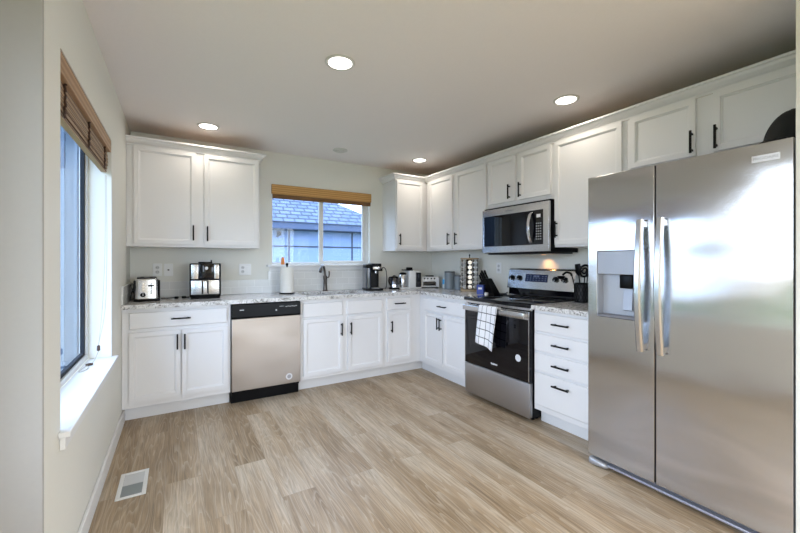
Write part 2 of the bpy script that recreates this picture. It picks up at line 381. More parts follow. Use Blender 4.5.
# ------------------------------------------------------------------ the setting
W, H = 3.36, 2.44
YC = -2.536           # outside corner where the kitchen's left wall ends
YS = -3.674           # short wall beside the fridge
def wall_with_hole(name, plane, a0, a1, z0, z1, t0, t1, hole, mat=None):
    """wall slab along x (plane 'y') or y (plane 'x') between t0..t1 in thickness, with one opening"""
    h0, h1, hz0, hz1 = hole; m = MB()
    # one clean shell: front/back faces with a hole
    A = [a0, h0, h1, a1]; Z = [z0, hz0, hz1, z1]
    def P(a, t, z): return (a, t, z) if plane == 'y' else (t, a, z)
    V = {}
    for t in (t0, t1):
        for i, a in enumerate(A):
            for j, z in enumerate(Z): V[t, i, j] = m.bm.verts.new(P(a, t, z))
    for t in (t0, t1):
        for i in range(3):
            for j in range(3):
                if (i, j) != (1, 1): m.bm.faces.new((V[t,i,j], V[t,i+1,j], V[t,i+1,j+1], V[t,i,j+1]))
    for i in range(3):
        for j in (0, 3): m.bm.faces.new((V[t0,i,j], V[t0,i+1,j], V[t1,i+1,j], V[t1,i,j]))
    for j in range(3):
        for i in (0, 3): m.bm.faces.new((V[t0,i,j], V[t0,i,j+1], V[t1,i,j+1], V[t1,i,j]))
    for j in (1, 2): m.bm.faces.new((V[t0,1,j], V[t0,2,j], V[t1,2,j], V[t1,1,j]))
    for i in (1, 2): m.bm.faces.new((V[t0,i,1], V[t0,i,2], V[t1,i,2], V[t1,i,1]))
    return struct(m.build(name, mat or WALL, smooth=False))

m = MB(); m.prism([(-.22, -7.5), (4.6, -7.5), (4.6, -3.85), (3.4, -3.85), (3.4, .02), (-.02, .02), (-.02, -2.5), (-.22, -2.5)], 'Z', -.08, 0)
struct(m.build('floor', FLOOR, smooth=False))
m = MB(); m.prism([(-.8, -7.7), (4.7, -7.7), (4.7, -3.7), (3.5, -3.7), (3.5, .2), (-.2, .2), (-.2, -2.4), (-.8, -2.4)], 'Z', H, H+.12)
struct(m.build('ceiling', CEIL, smooth=False))
wall_with_hole('wall_back', 'y', -.16, W+.14, 0, H, 0, .15, (1.243, 2.415, 1.222, 2.085))
wall_with_hole('wall_left', 'x', YC+.013, 0, 0, H, -.16, 0, (-2.33, -1.103, .615, 2.045))
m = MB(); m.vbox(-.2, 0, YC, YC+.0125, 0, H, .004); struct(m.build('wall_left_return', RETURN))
struct(B('wall_right', WALL, None, (W, W+.14, -3.84, 0, 0, H)))
m = MB(); m.vbox(2.545, W-.001, YS-.15, YS, 0, H, .003); struct(m.build('wall_right_return', WALL))
wall_with_hole('wall_dining_left', 'x', -7.5, YC+.0125, 0, H, -.36, -.2005, (-4.9, -2.80, .60, 2.06))
wall_with_hole('wall_dining_rear', 'y', -.36, 4.72, 0, H, -7.65, -7.5, (1.3, 4.3, .05, 2.35))
struct(B('wall_dining_right', WALL, None, (4.6, 4.72, -7.5, -3.84, 0, H)))
struct(B('wall_dining_front', WALL, None, (W+.141, 4.72, -3.839, -3.69, 0, H)))

# baseboards
def baseboard(name, x0, x1, y0, y1, h=.095):
    struct(B(name, TRIM, None, (x0, x1, y0, y1, 0, h), bevel=.004))
baseboard('baseboard_left', .0005, .016, YC+.02, -.54)
baseboard('baseboard_left_return', -.185, -.001, YC-.016, YC-.0005)
baseboard('baseboard_dining_left', -.2, -.185, -7.48, YC-.02)
baseboard('baseboard_right_return', 2.529, 2.5445, YS-.14, YS-.01)

# back window: slider with two sashes
win = bpy.data.objects.new('window_1', None); C.objects.link(win); win['kind'] = 'structure'
win['label'] = 'sliding window over the sink'
x0, x1, z0, z1 = 1.2445, 2.4135, 1.2235, 2.0835
B('frame', VINYL, win, (x0, x0+.012, .05, .13, z0, z1), (x1-.02, x1, .05, .13, z0, z1), (x0+.012, x1-.02, .05, .13, z0, z0+.012), (x0+.012, x1-.02, .05, .13, z1-.02, z1), bevel=.003)
for (a, b, yy, wl_, wr_, wb_) in ((x0+.012, 1.838, .098, .012, .03, .012), (1.79, x1-.02, .066, .05, .05, .03)):
    zb, zt = z0+.012, z1-.02
    s_ = B('sash', VINYL, win, (a, a+wl_, yy, yy+.028, zb, zt), (b-wr_, b, yy, yy+.028, zb, zt), (a+wl_, b-wr_, yy, yy+.028, zb, zb+wb_), (a+wl_, b-wr_, yy, yy+.028, zt-.03, zt), bevel=.003)
    B('pane', PANE, s_, (a+wl_-.006, b-wr_+.006, yy+.012, yy+.016, zb+wb_-.006, zt-.03+.006))
m = MB(); m.box(1.783, 1.79, .058, .066, 1.62, 1.70); m.build('sash_latch', WPLAS, win, bevel=.002)
struct(B('trim_1', TRIM, None, (1.185, 2.475, -.045, -.0005, 1.198, 1.2215), (1.21, 2.45, -.016, -.0005, 1.155, 1.198), bevel=.004), 'white sill and apron under the sink window')

# left window: fixed light and sash seen edge-on
win = bpy.data.objects.new('window_2', None); C.objects.link(win); win['kind'] = 'structure'
win['label'] = 'tall window in the left wall'
y0, y1, z0, z1 = -2.3285, -1.1045, .6365, 2.0435
B('frame', VINYL, win, (-.158, -.118, y0, y0+.03, z0, z1), (-.158, -.118, y1-.022, y1, z0, z1), (-.158, -.118, y0+.03, y1-.022, z0, z0+.03), (-.158, -.118, y0+.03, y1-.022, z1-.03, z1), bevel=.003)
s = B('sash', plain('dark_sash_edge', (.03, .033, .04), .7, spec=.1), win, (-.152, -.13, y0+.03, y0+.05, z0+.03, z1-.03), (-.152, -.13, y1-.04, y1-.022, z0+.03, z1-.03), (-.152, -.13, -1.73, -1.70, z0+.03, z1-.03), (-.152, -.13, y0+.05, y1-.04, z0+.03, z0+.05), (-.152, -.13, y0+.05, y1-.04, z1-.05, z1-.03), bevel=.002)
B('pane', PANE, s, (-.144, -.140, y0+.045, y1-.035, z0+.045, z1-.045))
m = MB(); m.prism([(-.118, -2.3285), (.0005, -2.3285), (.0005, -2.37), (.036, -2.37), (.036, -1.075), (.0005, -1.075), (.0005, -1.1045), (-.118, -1.1045)], 'Z', .6155, .636)
struct(m.build('trim_2', TRIM, bevel=.004), 'white deep sill of the left window')
struct(B('trim_3', TRIM, None, (.0005, .018, -2.35, -1.085, .565, .615), bevel=.003), 'apron board under the left window sill')

# dining side openings (they light the room)
def open_frame(nm, plane, a0, a1, z0, z1, t0, t1, bars=()):
    m = MB()
    for (p, q_, c, d) in [(a0, a0+.05, z0, z1), (a1-.05, a1, z0, z1), (a0+.05, a1-.05, z0, z0+.05), (a0+.05, a1-.05, z1-.05, z1)] + [(b-.03, b+.03, z0+.05, z1-.05) for b in bars]:
        m.box(*((p, q_, t0, t1) if plane == 'y' else (t0, t1, p, q_)), c, d)
    struct(m.build(nm, VINYL))
open_frame('window_3', 'x', -4.899, -2.801, .601, 2.059, -.33, -.28)
open_frame('window_4', 'y', 1.301, 4.299, .051, 2.349, -7.62, -7.55, (2.3, 3.3))

# backsplash
struct(B('trim_4', TILE, None, (.0125, 1.2, -.011, -.0005, .921, 1.065), (1.2, 2.46, -.011, -.0005, .921, 1.154), (2.46, W-.0125, -.011, -.0005, .921, 1.065)), 'pale grey subway tile backsplash on the back wall')
struct(B('trim_5', TILER, None, (.0005, .012, -.615, -.0115, .921, 1.065)), 'return of the tile backsplash on the left wall')

# ------------------------------------------------------------------ outside
struct(B('ground', GROUND, None, (-40, 40, -40, 40, -.7, -.6)))
nh = thing('neighbour_house', 'blue-grey neighbouring house with a shingle roof seen through the sink window', 'house', (1.0, 4.5, -.6))
OFF = (-1.0, -4.5, .6)
B('wall', NWALL, nh, (-6, 4.75, 4.5, 9.5, -.6, 2.03), off=OFF)
B('fascia', NFASC, nh, (-6.35, 5.1, 4.18, 4.24, 1.985, 2.15), off=OFF)
B('soffit', NFASC, nh, (-6.3, 5.05, 4.24, 4.5, 1.97, 2.0), off=OFF)
B('siding_joint', NLINE, nh, (-6, 4.75, 4.485, 4.4995, 1.59, 1.62), off=OFF)
for xx in (-.57, 1.0, 2.566, 4.135):
    B('siding_joint', NLINE, nh, (xx-.016, xx+.016, 4.485, 4.4995, -.6, 1.59), (xx-.016, xx+.016, 4.485, 4.4995, 1.62, 1.97), off=OFF)
m = MB()
e = [m.bm.verts.new(p) for p in ((-6.4, 4.15, 2.13), (5.15, 4.15, 2.13), (5.15, 9.85, 2.13), (-6.4, 9.85, 2.13), (-3.6, 7.0, 3.85), (2.35, 7.0, 3.85))]
for f in ((0, 1, 5, 4), (1, 2, 5), (2, 3, 4, 5), (3, 0, 4), (3, 2, 1, 0)): m.bm.faces.new([e[i] for i in f])
m.build('roof', SHINGLE, nh, off=OFF, smooth=False)
m = MB(); m.rbox(2.29, 2.37, 4.40, 4.48, 1.84, 1.94, .015); m.box(2.26, 2.31, 4.36, 4.42, 1.80, 1.83); m.build('wall_lantern', BLKP, nh, off=OFF)
gs = thing('garden_shed', 'slate-blue boarded shed seen through the left window', 'shed', (-2.2, 3.6, -.6)); OS = (2.2, -3.6, .6)
m = MB(); m.box(-3.6, -.75, 3.0, 4.12, -.6, 3.3); m.build('wall', plain('slate_boards', (.05, .075, .115), .7, noise=.2, nscale=3), gs, off=OS)
for k in range(20): B('batten', plain('pale_batten', (.085, .12, .17), .7) if k == 0 else bpy.data.materials['pale_batten'], gs, (-3.55+k*.145, -3.51+k*.145, 2.975, 2.9995, -.6, 3.25), off=OS)
m = MB(); m.prism([(2.85, 3.301), (4.16, 3.301), (4.16, 3.45), (2.85, 3.40)], 'X', -3.75, -.62); m.build('roof', NFASC, gs, off=OS, smooth=False)
fe = thing('garden_fence', 'tan board fence standing beyond the lawn left of the house', 'fence', (-16, -2, -.6))
for k in range(12):
    yy = -18 + k*2.6
    B('fence_panel', FENCE, fe, (-16.04, -16.0, yy+.06, yy+2.54, -.55, .95), off=(16, 2, .6))
    B('post', FENCE, fe, (-16.08, -15.96, yy-.05, yy+.05, -.6, 1.0), off=(16, 2, .6))
m = MB()
for k in range(60):
    bmesh.ops.create_icosphere(m.bm, subdivisions=2, radius=random.uniform(.35, .55), matrix=Matrix.Translation((-14.9+random.uniform(-.3, .3), -17.5+k*.5, -.25+random.uniform(-.1, .15))))
for v in m.bm.verts: v.co += Vector((random.uniform(-.05, .05), random.uniform(-.05, .05), random.uniform(-.05, .05)))
tag(m.build('hedge', HEDGE), 'low green hedge growing in front of the tan fence', 'hedge', kind='stuff')

# ------------------------------------------------------------------ recessed ceiling lights
def can_light(x, y, lab, r=.083, power=CAN_POWER, tint=(1.0, .90, .78)):
    t = thing('ceiling_light', lab, 'light', (x, y, H), 0, 'recessed ceiling lights')
    MB().lathe((0, 0, 0), [(r-.005, -.001), (r+.006, -.001), (r+.006, -.004), (r, -.008), (r-.005, -.006)], 36).build('trim_ring', LAMPT, t)
    MB().lathe((0, 0, 0), [(r-.0055, -.0005), (r-.0055, -.0055), (r-.02, -.0065), (.001, -.0068)], 32).build('lens', LAMPW, t)
    l = bpy.data.lights.new('lamp', 'AREA'); l.shape = 'DISK'; l.size = r*1.8; l.energy = power; l.color = tint; l.spread = R(165)
    o = bpy.data.objects.new('lamp', l); C.objects.link(o); o.parent = t; o.location = (0, 0, -.012)
can_light(1.20, -2.07, 'largest-looking recessed ceiling light in the middle of the ceiling')
can_light(.600, -.50, 'recessed ceiling light just in front of the pair of cabinets left of the window')
can_light(2.81, -2.44, 'recessed ceiling light above the range and microwave')
can_light(2.79, -.55, 'recessed ceiling light close to the corner wall cabinets')
for x, y in ((1.6, -6.2), (3.6, -6.2), (3.6, -4.6)):  # added unseen lamps that fill the kitchen with light from behind
    can_light(x, y, 'added fill lamp in the ceiling of the room behind the kitchen, out of view', power=FILL_POWER, tint=(1, .92, .83))
t = thing('smoke_detector', 'small flat white disc on the ceiling before the sink window', 'smoke detector', (1.85, -.44, H))
MB().lathe((0, 0, 0), [(.075, -.0005), (.078, -.008), (.07, -.012)], 32).build('base', LAMPT, t)
MB().lathe((0, 0, 0), [(.052, -.0125), (.052, -.02), (.04, -.024), (.001, -.025)], 28).build('cover', LAMPT, t)

# ------------------------------------------------------------------ cabinets (local frame: back at y=0, front towards -y, x across)
PLY = plain('unfinished_plywood', (.42, .24, .10), .7, noise=.15, nscale=20)
def bar_handle(x, z, yf, vertical, ln=.135, parent=None, off=(0, 0, 0)):
    m = MB(); h = ln/2
    if vertical:
        m.box(x-.006, x+.006, yf-.034, yf-.024, z-h, z+h)
        for s in (-1, 1): m.box(x-.005, x+.005, yf-.026, yf+.0005, z+s*h*.72-.006, z+s*h*.72+.006)
    else:
        m.box(x-h, x+h, yf-.034, yf-.024, z-.006, z+.006)
        for s in (-1, 1): m.box(x+s*h*.72-.006, x+s*h*.72+.006, yf-.026, yf+.0005, z-.005, z+.005)
    return m.build('handle', BLACK, parent, off=off, bevel=.002)
def door_panel(x0, x1, z0, z1, yf, parent, off, name='door', frame=.056):
    """framed door with a recessed flat panel: frame, bead, field"""
    m = MB(); fs = m.box(x0, x1, yf, yf+.0195, z0, z1); f = fs[2]
    bmesh.ops.inset_individual(m.bm, faces=[f], thickness=.004, depth=0)
    bmesh.ops.translate(m.bm, vec=(0, -.003, 0), verts=f.verts)
    bmesh.ops.inset_individual(m.bm, faces=[f], thickness=frame-.010, depth=0)
    bmesh.ops.inset_individual(m.bm, faces=[f], thickness=.004, depth=0); bmesh.ops.translate(m.bm, vec=(0, .006, 0), verts=f.verts)
    bmesh.ops.inset_individual(m.bm, faces=[f], thickness=.006, depth=0)
    bmesh.ops.inset_individual(m.bm, faces=[f], thickness=.006, depth=0); bmesh.ops.translate(m.bm, vec=(0, .006, 0), verts=f.verts)
    return m.build(name, CAB, parent, off=off, smooth=False)
def drawer_front(x0, x1, z0, z1, yf, parent, off, name='drawer'):
    m = MB(); fs = m.box(x0, x1, yf+.006, yf+.0195, z0, z1); f = fs[2]
    bmesh.ops.inset_individual(m.bm, faces=[f], thickness=.003, depth=0)
    bmesh.ops.inset_individual(m.bm, faces=[f], thickness=.008, depth=0); bmesh.ops.translate(m.bm, vec=(0, -.006, 0), verts=f.verts)
    return m.build(name, CAB, parent, off=off, smooth=False)
CROWN = [(0, 2.232), (.006, 2.232), (.008, 2.246), (.022, 2.254), (.036, 2.268), (.044, 2.282), (.056, 2.286), (.056, 2.2985), (0, 2.2985)]

def wall_cabinet(label, loc, rot, w, z0, doors, depth=.322, right_gap=.0004):
    t = thing('wall_cabinet', label, 'cabinet', (loc[0], loc[1], z0), rot); off = (0, 0, -z0)
    m = MB(); m.box(.0004, w-right_gap, -depth, -.0005, z0, 2.2315)
    m.build('body', CAB, t, off=off, bevel=.0015)
    B('top_panel', PLY, t, (.002, w-.003, -depth+.001, -.002, 2.2317, 2.2365), off=off)
    for (a, b, c, d, hx, hz) in doors:
        dd = door_panel(a, b, c, d, -depth-.02, t, off)
        if hx is not None: bar_handle(hx, hz, -depth-.023, True, parent=dd, off=off)
    return t
RT = R(-90)
DB, DT = 1.408, 2.228      # door bottom and top
wall_cabinet('white two-door wall cabinet left of the sink window, black pulls', (0, 0), 0, 1.057, 1.383,
             [(.054, .509, DB, DT, .490, 1.511), (.577, 1.042, DB, DT, .602, 1.507)])
t = bpy.data.objects['wall_cabinet']
MB().sweep([(.0005, -.322), (1.057, -.322), (1.057, -.002)], [(o, z+.0) for o, z in CROWN]).build('crown', CAB, t, off=(0, 0, -1.383), smooth=False)
wall_cabinet('narrow one-door white wall cabinet right of the sink window', (2.594, 0), 0, W-.001-2.594, 1.383,
             [(.012, .388, DB, DT, .044, 1.518)])
wall_cabinet('two-door white wall cabinet in the corner above the grey canisters', (W, -.3445), RT, 1.0755, 1.383,
             [(.072, .518, DB-.006, DT, .472, 1.511), (.586, 1.056, DB-.006, DT, .604, 1.505)])
wall_cabinet('short two-door white wall cabinet directly above the microwave', (W, -1.4205), RT, .755, 1.772,
             [(.018, .352, 1.815, DT, .294, 1.902), (.398, .730, 1.815, DT, .420, 1.900)])
wall_cabinet('tall one-door white wall cabinet between microwave and fridge', (W, -2.1765), RT, .574, 1.372,
             [(.014, .547, 1.392, DT, .038, 1.515)])
wall_cabinet('wide two-door white wall cabinet above the fridge, black cap in front', (W, -2.751), RT, .921, 1.862,
             [(.028, .402, 1.888, DT, .388, 1.968), (.487, .915, 1.888, DT, .505, 1.966)])
o = MB().sweep([(2.5935, -.001), (2.5935, -.3225), (3.0375, -.3225), (3.0375, YS+.0015)], CROWN).build('crown_molding', CAB, smooth=False)
tag(o, 'white crown molding along the top of the right-hand wall cabinets up to the fridge', 'molding')

CT = .8855               # underside of worktop
def base_cabinet(label, loc, rot, w, fronts, depth=.603, hollow=False, kick=.0115, kick_x=(0, 0), kd=.525):
    t = thing('base_cabinet', label, 'cabinet', (loc[0], loc[1], 0), rot)
    m = MB()
    if hollow:
        for b in ((.0004, .018, -depth, -.0005, .112, CT-.0005), (w-.018, w-.0004, -depth, -.0005, .112, CT-.0005), (.018, w-.018, -depth, -.0005, .112, .13), (.018, w-.018, -depth, -depth+.02, .13, CT-.0005)): m.box(*b)
    else: m.box(.0004, w-.0004, -depth, -.0005, .112, CT-.0005)
    m.build('body', CAB, t, bevel=.0015)
    B('toe_board', KICK, t, (kick_x[0]+.0004, w-.0004+kick_x[1], -kd, -kd+.018, .0005, .1115), bevel=.002)
    for f in fronts:
        kind, a, b, c, d = f[:5]
        if kind == 'door':
            dd = door_panel(a, b, c, d, -depth-.02, t, (0, 0, 0)); 
            bar_handle(f[5], f[6], -depth-.023, True, ln=.125, parent=dd)
        else:
            dd = drawer_front(a, b, c, d, -depth-.02, t, (0, 0, 0), 'drawer' if kind == 'drawer' else 'front_panel')
            if kind == 'drawer': bar_handle((a+b)/2+(f[5] if len(f) > 5 else 0), (c+d)/2+.003, -depth-.02, False, ln=.138, parent=dd)
    return t
base_cabinet('white base cabinet with a wide drawer left of the dishwasher', (0.0005, 0), 0, .766,
             [('drawer', .048, .738, .728, .856), ('door', .048, .390, .163, .700, .368, .607), ('door', .400, .742, .163, .700, .420, .604)])
base_cabinet('white sink base cabinet with two plain false fronts', (1.375, 0), 0, .916,
             [('front', .026, .428, .716, .852), ('front', .479, .882, .716, .852), ('door', .028, .432, .150, .696, .411, .574), ('door', .486, .886, .150, .696, .513, .574)], hollow=True)
base_cabinet('narrow white one-door base cabinet with drawer in the corner beside the sink base', (2.2915, 0), 0, W-2.2915-.001,
             [('drawer', .024, .334, .728, .856), ('door', .036, .334, .165, .708, .075, .548)], kick_x=(0, -.51))
base_cabinet('white two-door base cabinet with drawer left of the range', (W, -.6035), RT, .832,
             [('drawer', .113, .806, .714, .846), ('door', .113, .455, .158, .692, .393, .600), ('door', .462, .806, .158, .692, .436, .596)], kick_x=(-.077, 0))
base_cabinet('white base cabinet of four drawers between range and fridge', (W, -2.2025), RT, .553,
             [('drawer', .012, .536, .722, .862, -.02), ('drawer', .012, .536, .572, .706, -.02), ('drawer', .012, .536, .420, .556, -.02), ('drawer', .012, .536, .158, .404, -.02)])
# the deep bottom drawer carries its pull high up
for o in list(bpy.data.objects):
    if o.name.startswith('drawer') and o.parent and o.parent.name == 'base_cabinet.004' and min(v.co.z for v in o.data.vertices) < .2:
        o.children[0].location.z = .06

# ------------------------------------------------------------------ worktops
def slab(name, outline, holes=()):
    m = MB()
    m.prism(outline, 'Z', CT, .92)
    return m
SX0, SX1, SY0, SY1 = 1.46, 2.20, -.545, -.135
m = MB(); F = -.643
# L-shaped top in one piece, drawn as quads around the sink cut-out
xs = [.0005, SX0, SX1, W-.643, W-.0005]; 
def q(pts, z, rev=False):
    vs = [m.bm.verts.new((*p, z)) for p in pts]; m.bm.faces.new(vs if not rev else list(reversed(vs)))
for z, rev in ((.92, False), (CT, True)):
    for x0_, x1_, y0_, y1_ in ((.0005, SX0, F, -.0005), (SX0, SX1, F, SY0), (SX0, SX1, SY1, -.0005), (SX1, W-.643, F, -.0005), (W-.643, W-.0005, F, -.0005), (W-.643, W-.0005, -1.4365, F)):
        q([(x0_, y0_), (x1_, y0_), (x1_, y1_), (x0_, y1_)], z, rev)
def side(a, b):
    vs = [m.bm.verts.new(p) for p in ((*a, CT), (*b, CT), (*b, .92), (*a, .92))]; m.bm.faces.new(vs)
ol = [(.0005, F), (SX0, F), (SX1, F), (W-.643, F), (W-.643, -1.4365), (W-.0005, -1.4365), (W-.0005, F), (W-.0005, -.0005), (W-.643, -.0005), (SX1, -.0005), (SX0, -.0005), (.0005, -.0005)]
for a, b in zip(ol, ol[1:]+ol[:1]): side(a, b)
hl = [(SX0, SY0), (SX0, SY1), (SX1, SY1), (SX1, SY0)]
for a, b in zip(hl, hl[1:]+hl[:1]): side(a, b)
bmesh.ops.remove_doubles(m.bm, verts=m.bm.verts, dist=1e-5)
tag(m.build('countertop', GRANITE, smooth=False), 'long L-shaped speckled white granite worktop running from left wall to range', 'countertop')
tag(B('countertop', GRANITE, None, (W-.643, W-.0005, -2.755, -2.2005, CT, .92), bevel=.003), 'short speckled granite worktop between range and fridge', 'countertop')
# sink bowl
t = thing('kitchen_sink', 'steel undermount sink set into the granite below the window', 'sink', ((SX0+SX1)/2, (SY0+SY1)/2, .70))
m = MB(); so = (-(SX0+SX1)/2, -(SY0+SY1)/2, -.70)
m.box(SX0-.012, SX0, SY0-.012, SY1+.012, .70, CT-.001); m.box(SX1, SX1+.012, SY0-.012, SY1+.012, .70, CT-.001)
m.box(SX0, SX1, SY0-.012, SY0, .70, CT-.001); m.box(SX0, SX1, SY1, SY1+.012, .70, CT-.001); m.box(SX0, SX1, SY0, SY1, .70, .708)
m.build('bowl', STEEL, t, off=so)
MB().lathe((0, 0, .009), [(.045, 0), (.045, .004), (.02, .001)], 24).build('drain', CHROME, t)

# ------------------------------------------------------------------ dishwasher
t = thing('dishwasher', 'stainless dishwasher with a black control strip under the worktop', 'dishwasher', (.7695, 0, 0)); DWW = .602
B('body', BLKP, t, (.003, DWW-.003, -.60, -.05, .09, .872))
m = MB(); fs = m.box(.002, DWW-.002, -.640, -.6005, .118, .752); m.build('door', STEELD, t, bevel=.004)
o = m = MB(); m.prism([(-.6005, .755), (-.642, .755), (-.650, .768), (-.645, .875), (-.6005, .879)], 'X', .002, DWW-.002); cp = m.build('control_panel', BLKP, t, smooth=False, bevel=.002)
B('label_strip', MARKS, cp, (.065, .10, -.6495, -.6485, .826, .832))
B('button_marks', MARKS, cp, *[(.405+k*.013, .413+k*.013, -.6495, -.6485, .842, .846) for k in range(3)])
B('status_marks', MARKS, cp, *[(.46+k*.018, .472+k*.018, -.6495, -.6485, .836+.004*(k % 2), .841+.004*(k % 2)) for k in range(6)])
MB().lathe((.375, -.6490, .812), [(.006, .0), (.006, -.003), (.001, -.003)], 16, 'Y').build('indicator', MARKS, cp)
B('toe_panel', BLKP, t, (.003, DWW-.003, -.575, -.555, .002, .116))
MB().lathe((.494, -.6402, .183), [(.030, 0), (.030, -.0008), (.001, -.0009)], 28, 'Y').build('sticker', plain('sticker_white', (.70, .70, .72), .5), t)
bd = bpy.data.objects['sticker']; MB().lathe((.494, -.6411, .183), [(.018, 0), (.018, -.0003), (.001, -.0004)], 20, 'Y').build('sticker_print', GREYP, bd)

# ------------------------------------------------------------------ range
RX = .757
t = thing('kitchen_range', 'stainless freestanding electric range with a black glass oven door', 'range', (W, -1.4415, 0), RT)
B('body', BLKP, t, (.002, RX-.002, -.615, -.02, .03, .893))
m = MB(); m.rbox(.001, RX-.001, -.668, -.018, .8945, .9255, .006); ck = m.build('cooktop', BLKG, t)
for (bx_, by_, br_) in ((.2, -.5, .10), (.56, -.5, .085), (.2, -.24, .08), (.56, -.24, .095)):
    m = MB(); m.lathe((bx_, by_, .9257), [(br_, 0), (br_, .0003), (br_-.003, .0003), (br_-.003, 0)], 40); m.build('burner_ring', GREYP, ck)
B('front_rail', STEELB, t, (.002, RX-.002, -.640, -.6155, .868, .893), bevel=.003)
m = MB(); m.rbox(.003, RX-.003, -.655, -.6155, .312, .864, .004); dr = m.build('oven_door', BLKG, t)
B('door_rail', STEELB, dr, (.003, RX-.003, -.659, -.6555, .800, .864), bevel=.001)
for xx in (.004, RX-.011): B('edge_trim', STEELB, dr, (xx, xx+.007, -.6565, -.6553, .315, .799))
m = MB(); m.rbox(.030, RX-.018, -.708, -.688, .812, .858, .007)
for xx in (.04, RX-.055): m.box(xx, xx+.025, -.690, -.659, .822, .848)
m.build('handle', STEELB, dr)
m = MB(); m.rbox(.003, RX-.003, -.652, -.6155, .035, .306, .004); m.build('drawer', STEEL, t)
B('toe_panel', BLKP, t, (.03, RX-.03, -.58, -.56, .001, .034))
for xx in (.05, RX-.05):
    for yy in (-.52, -.1): m = MB(); m.cyl((xx, yy, .0005), (xx, yy, .0305), .016); m.build('foot', BLKP, t)
m = MB(); m.prism([(-.03, .9265), (-.075, .9265), (-.072, .99), (-.03, .99)], 'X', .012, RX-.012); m.build('backguard_base', BLKG, t, smooth=False)
m = MB(); m.prism([(-.012, .9905), (-.098, .9905), (-.060, 1.176), (-.043, 1.188), (-.012, 1.188)], 'X', .004, RX-.004); bgp = m.build('backguard', STEELB, t, smooth=False, bevel=.005)
def onpanel(x, z, d=0.): return (x, -.098 + (z-.9905)/(1.176-.9905)*.038 - d, z)
for kx in (.060, .155, .565, .655):
    a = Vector(onpanel(kx, 1.095)); n = Vector((0, -.975, -.22)).normalized()
    m = MB(); m.tube([a + n*.0005, a + n*.006, a + n*.008, a + n*.026], [.026, .026, .021, .019], 24); kb = m.build('knob', BLKP, bgp)
    m = MB(); m.box(-.002, .002, -.0012, 0, -.015, .015); m.xform(Matrix.Translation(a + n*.0265) @ Matrix.Rotation(-.22, 4, 'X')); m.build('pointer', MARKS, kb)
    m = MB()
    m.box(-.005, .005, -.001, 0, .034, .036); m.xform(Matrix.Translation(Vector(onpanel(kx, 1.098, .0005))) @ Matrix.Rotation(-.22, 4, 'X')); m.build('mark', GREYP, bgp)
m = MB(); m.box(-.125, .125, -.003, 0, -.036, .036); m.xform(Matrix.Translation(Vector(onpanel(.352, 1.098, .0003))) @ Matrix.Rotation(-.22, 4, 'X')); dp = m.build('display', LCD, bgp)
m = MB()
for i in range(7):
    for j in range(3):
        if (i, j) in ((2, 2), (3, 2), (4, 2)): continue
        m.box(-.105+i*.034, -.09+i*.034, -.0036, -.003, -.024+j*.02, -.019+j*.02)
for i in range(4): m.box(-.03+i*.017, -.02+i*.017, -.0036, -.003, .008, .026)
m.xform(Matrix.Translation(Vector(onpanel(.352, 1.098, .0003))) @ Matrix.Rotation(-.22, 4, 'X')); m.build('display_marks', plain('display_print', (.12, .16, .28), .5), dp)
MB().lathe((.644, -.6553, .484), [(.028, 0), (.028, -.0008), (.001, -.0009)], 28, 'Y').build('sticker', bpy.data.materials['sticker_white'], dr)
B('nameplate', MARKS, dr, *[(.345+k*.011, .353+k*.011, -.6562, -.6555, .366, .366+.012+.004*(k in (0, 3))) for k in range(7)])

# dish towel over the oven handle
def towel():
    m = MB(); uvl = m.bm.loops.layers.uv.new('UVMap')
    nu, nv = 14, 34; g = []
    Lf, Lb = .335, .07
    for j in range(nv+1):
        s = -Lb + (Lf+Lb)*j/nv; row = []
        for i in range(nu+1):
            u = i/nu
            if s < -.02: y, z = -.6785 + .002*math.sin(u*9), .868 + (s+.02)
            elif s < .02:
                a = (s+.02)/.04*PI; y = -.7005 + .021*math.cos(a); z = .866 + .012*math.sin(a)
            else:
                d = s-.02; y = -.7225 - .012*math.sin(u*7+.6)*min(1, d*5) - .01*min(1, d*3); z = .864 - d
            fr = max(0, s)/Lf
            x = .376 + (u-.5)*(.215 - .012*fr) - .040*fr*.9
            z -= (.045*u if s > .05 else 0)*fr
            row.append(m.bm.verts.new((x, y, z)))
        g.append(row)
    for j in range(nv):
        for i in range(nu):
            f = m.bm.faces.new((g[j][i], g[j][i+1], g[j+1][i+1], g[j+1][i]))
            for l, (a, b) in zip(f.loops, ((i, j), (i+1, j), (i+1, j+1), (i, j+1))): l[uvl].uv = (a/nu+.05, (b/nv)*(Lf+Lb))
    t = m.build('dish_towel', TOWEL, solid=.003)
    t.location = (W, -1.4415, 0); t.rotation_euler = (0, 0, RT)
    return tag(t, 'white dish towel with a thin black check hanging on the oven handle', 'towel')
towel()

# ------------------------------------------------------------------ microwave
MW = .772
t = thing('microwave', 'stainless over-range microwave with black door glass under the short cabinet', 'microwave', (W, -1.4005, 1.334), RT); of = (0, 0, -1.334)
B('body', BLKP, t, (.002, MW-.002, -.365, -.0005, 1.334, 1.7715), off=of, bevel=.003)
m = MB()   # front with a hole for the glass
fx = [.001, .024, .715, MW-.001]; fz = [1.340, 1.400, 1.690, 1.755]
V = [[m.bm.verts.new((x, -.392, z)) for z in fz] for x in fx]; Vb = [[m.bm.verts.new((x, -.3655, z)) for z in fz] for x in fx]
for i in range(3):
    for j in range(3):
        if (i, j) != (1, 1):
            m.bm.faces.new((V[i][j], V[i+1][j], V[i+1][j+1], V[i][j+1])); m.bm.faces.new((Vb[i][j], Vb[i][j+1], Vb[i+1][j+1], Vb[i+1][j]))
for i in range(3):
    for j in (0, 3): m.bm.faces.new((V[i][j], V[i+1][j], Vb[i+1][j], Vb[i][j])); m.bm.faces.new((V[j][i], V[j][i+1], Vb[j][i+1], Vb[j][i]))
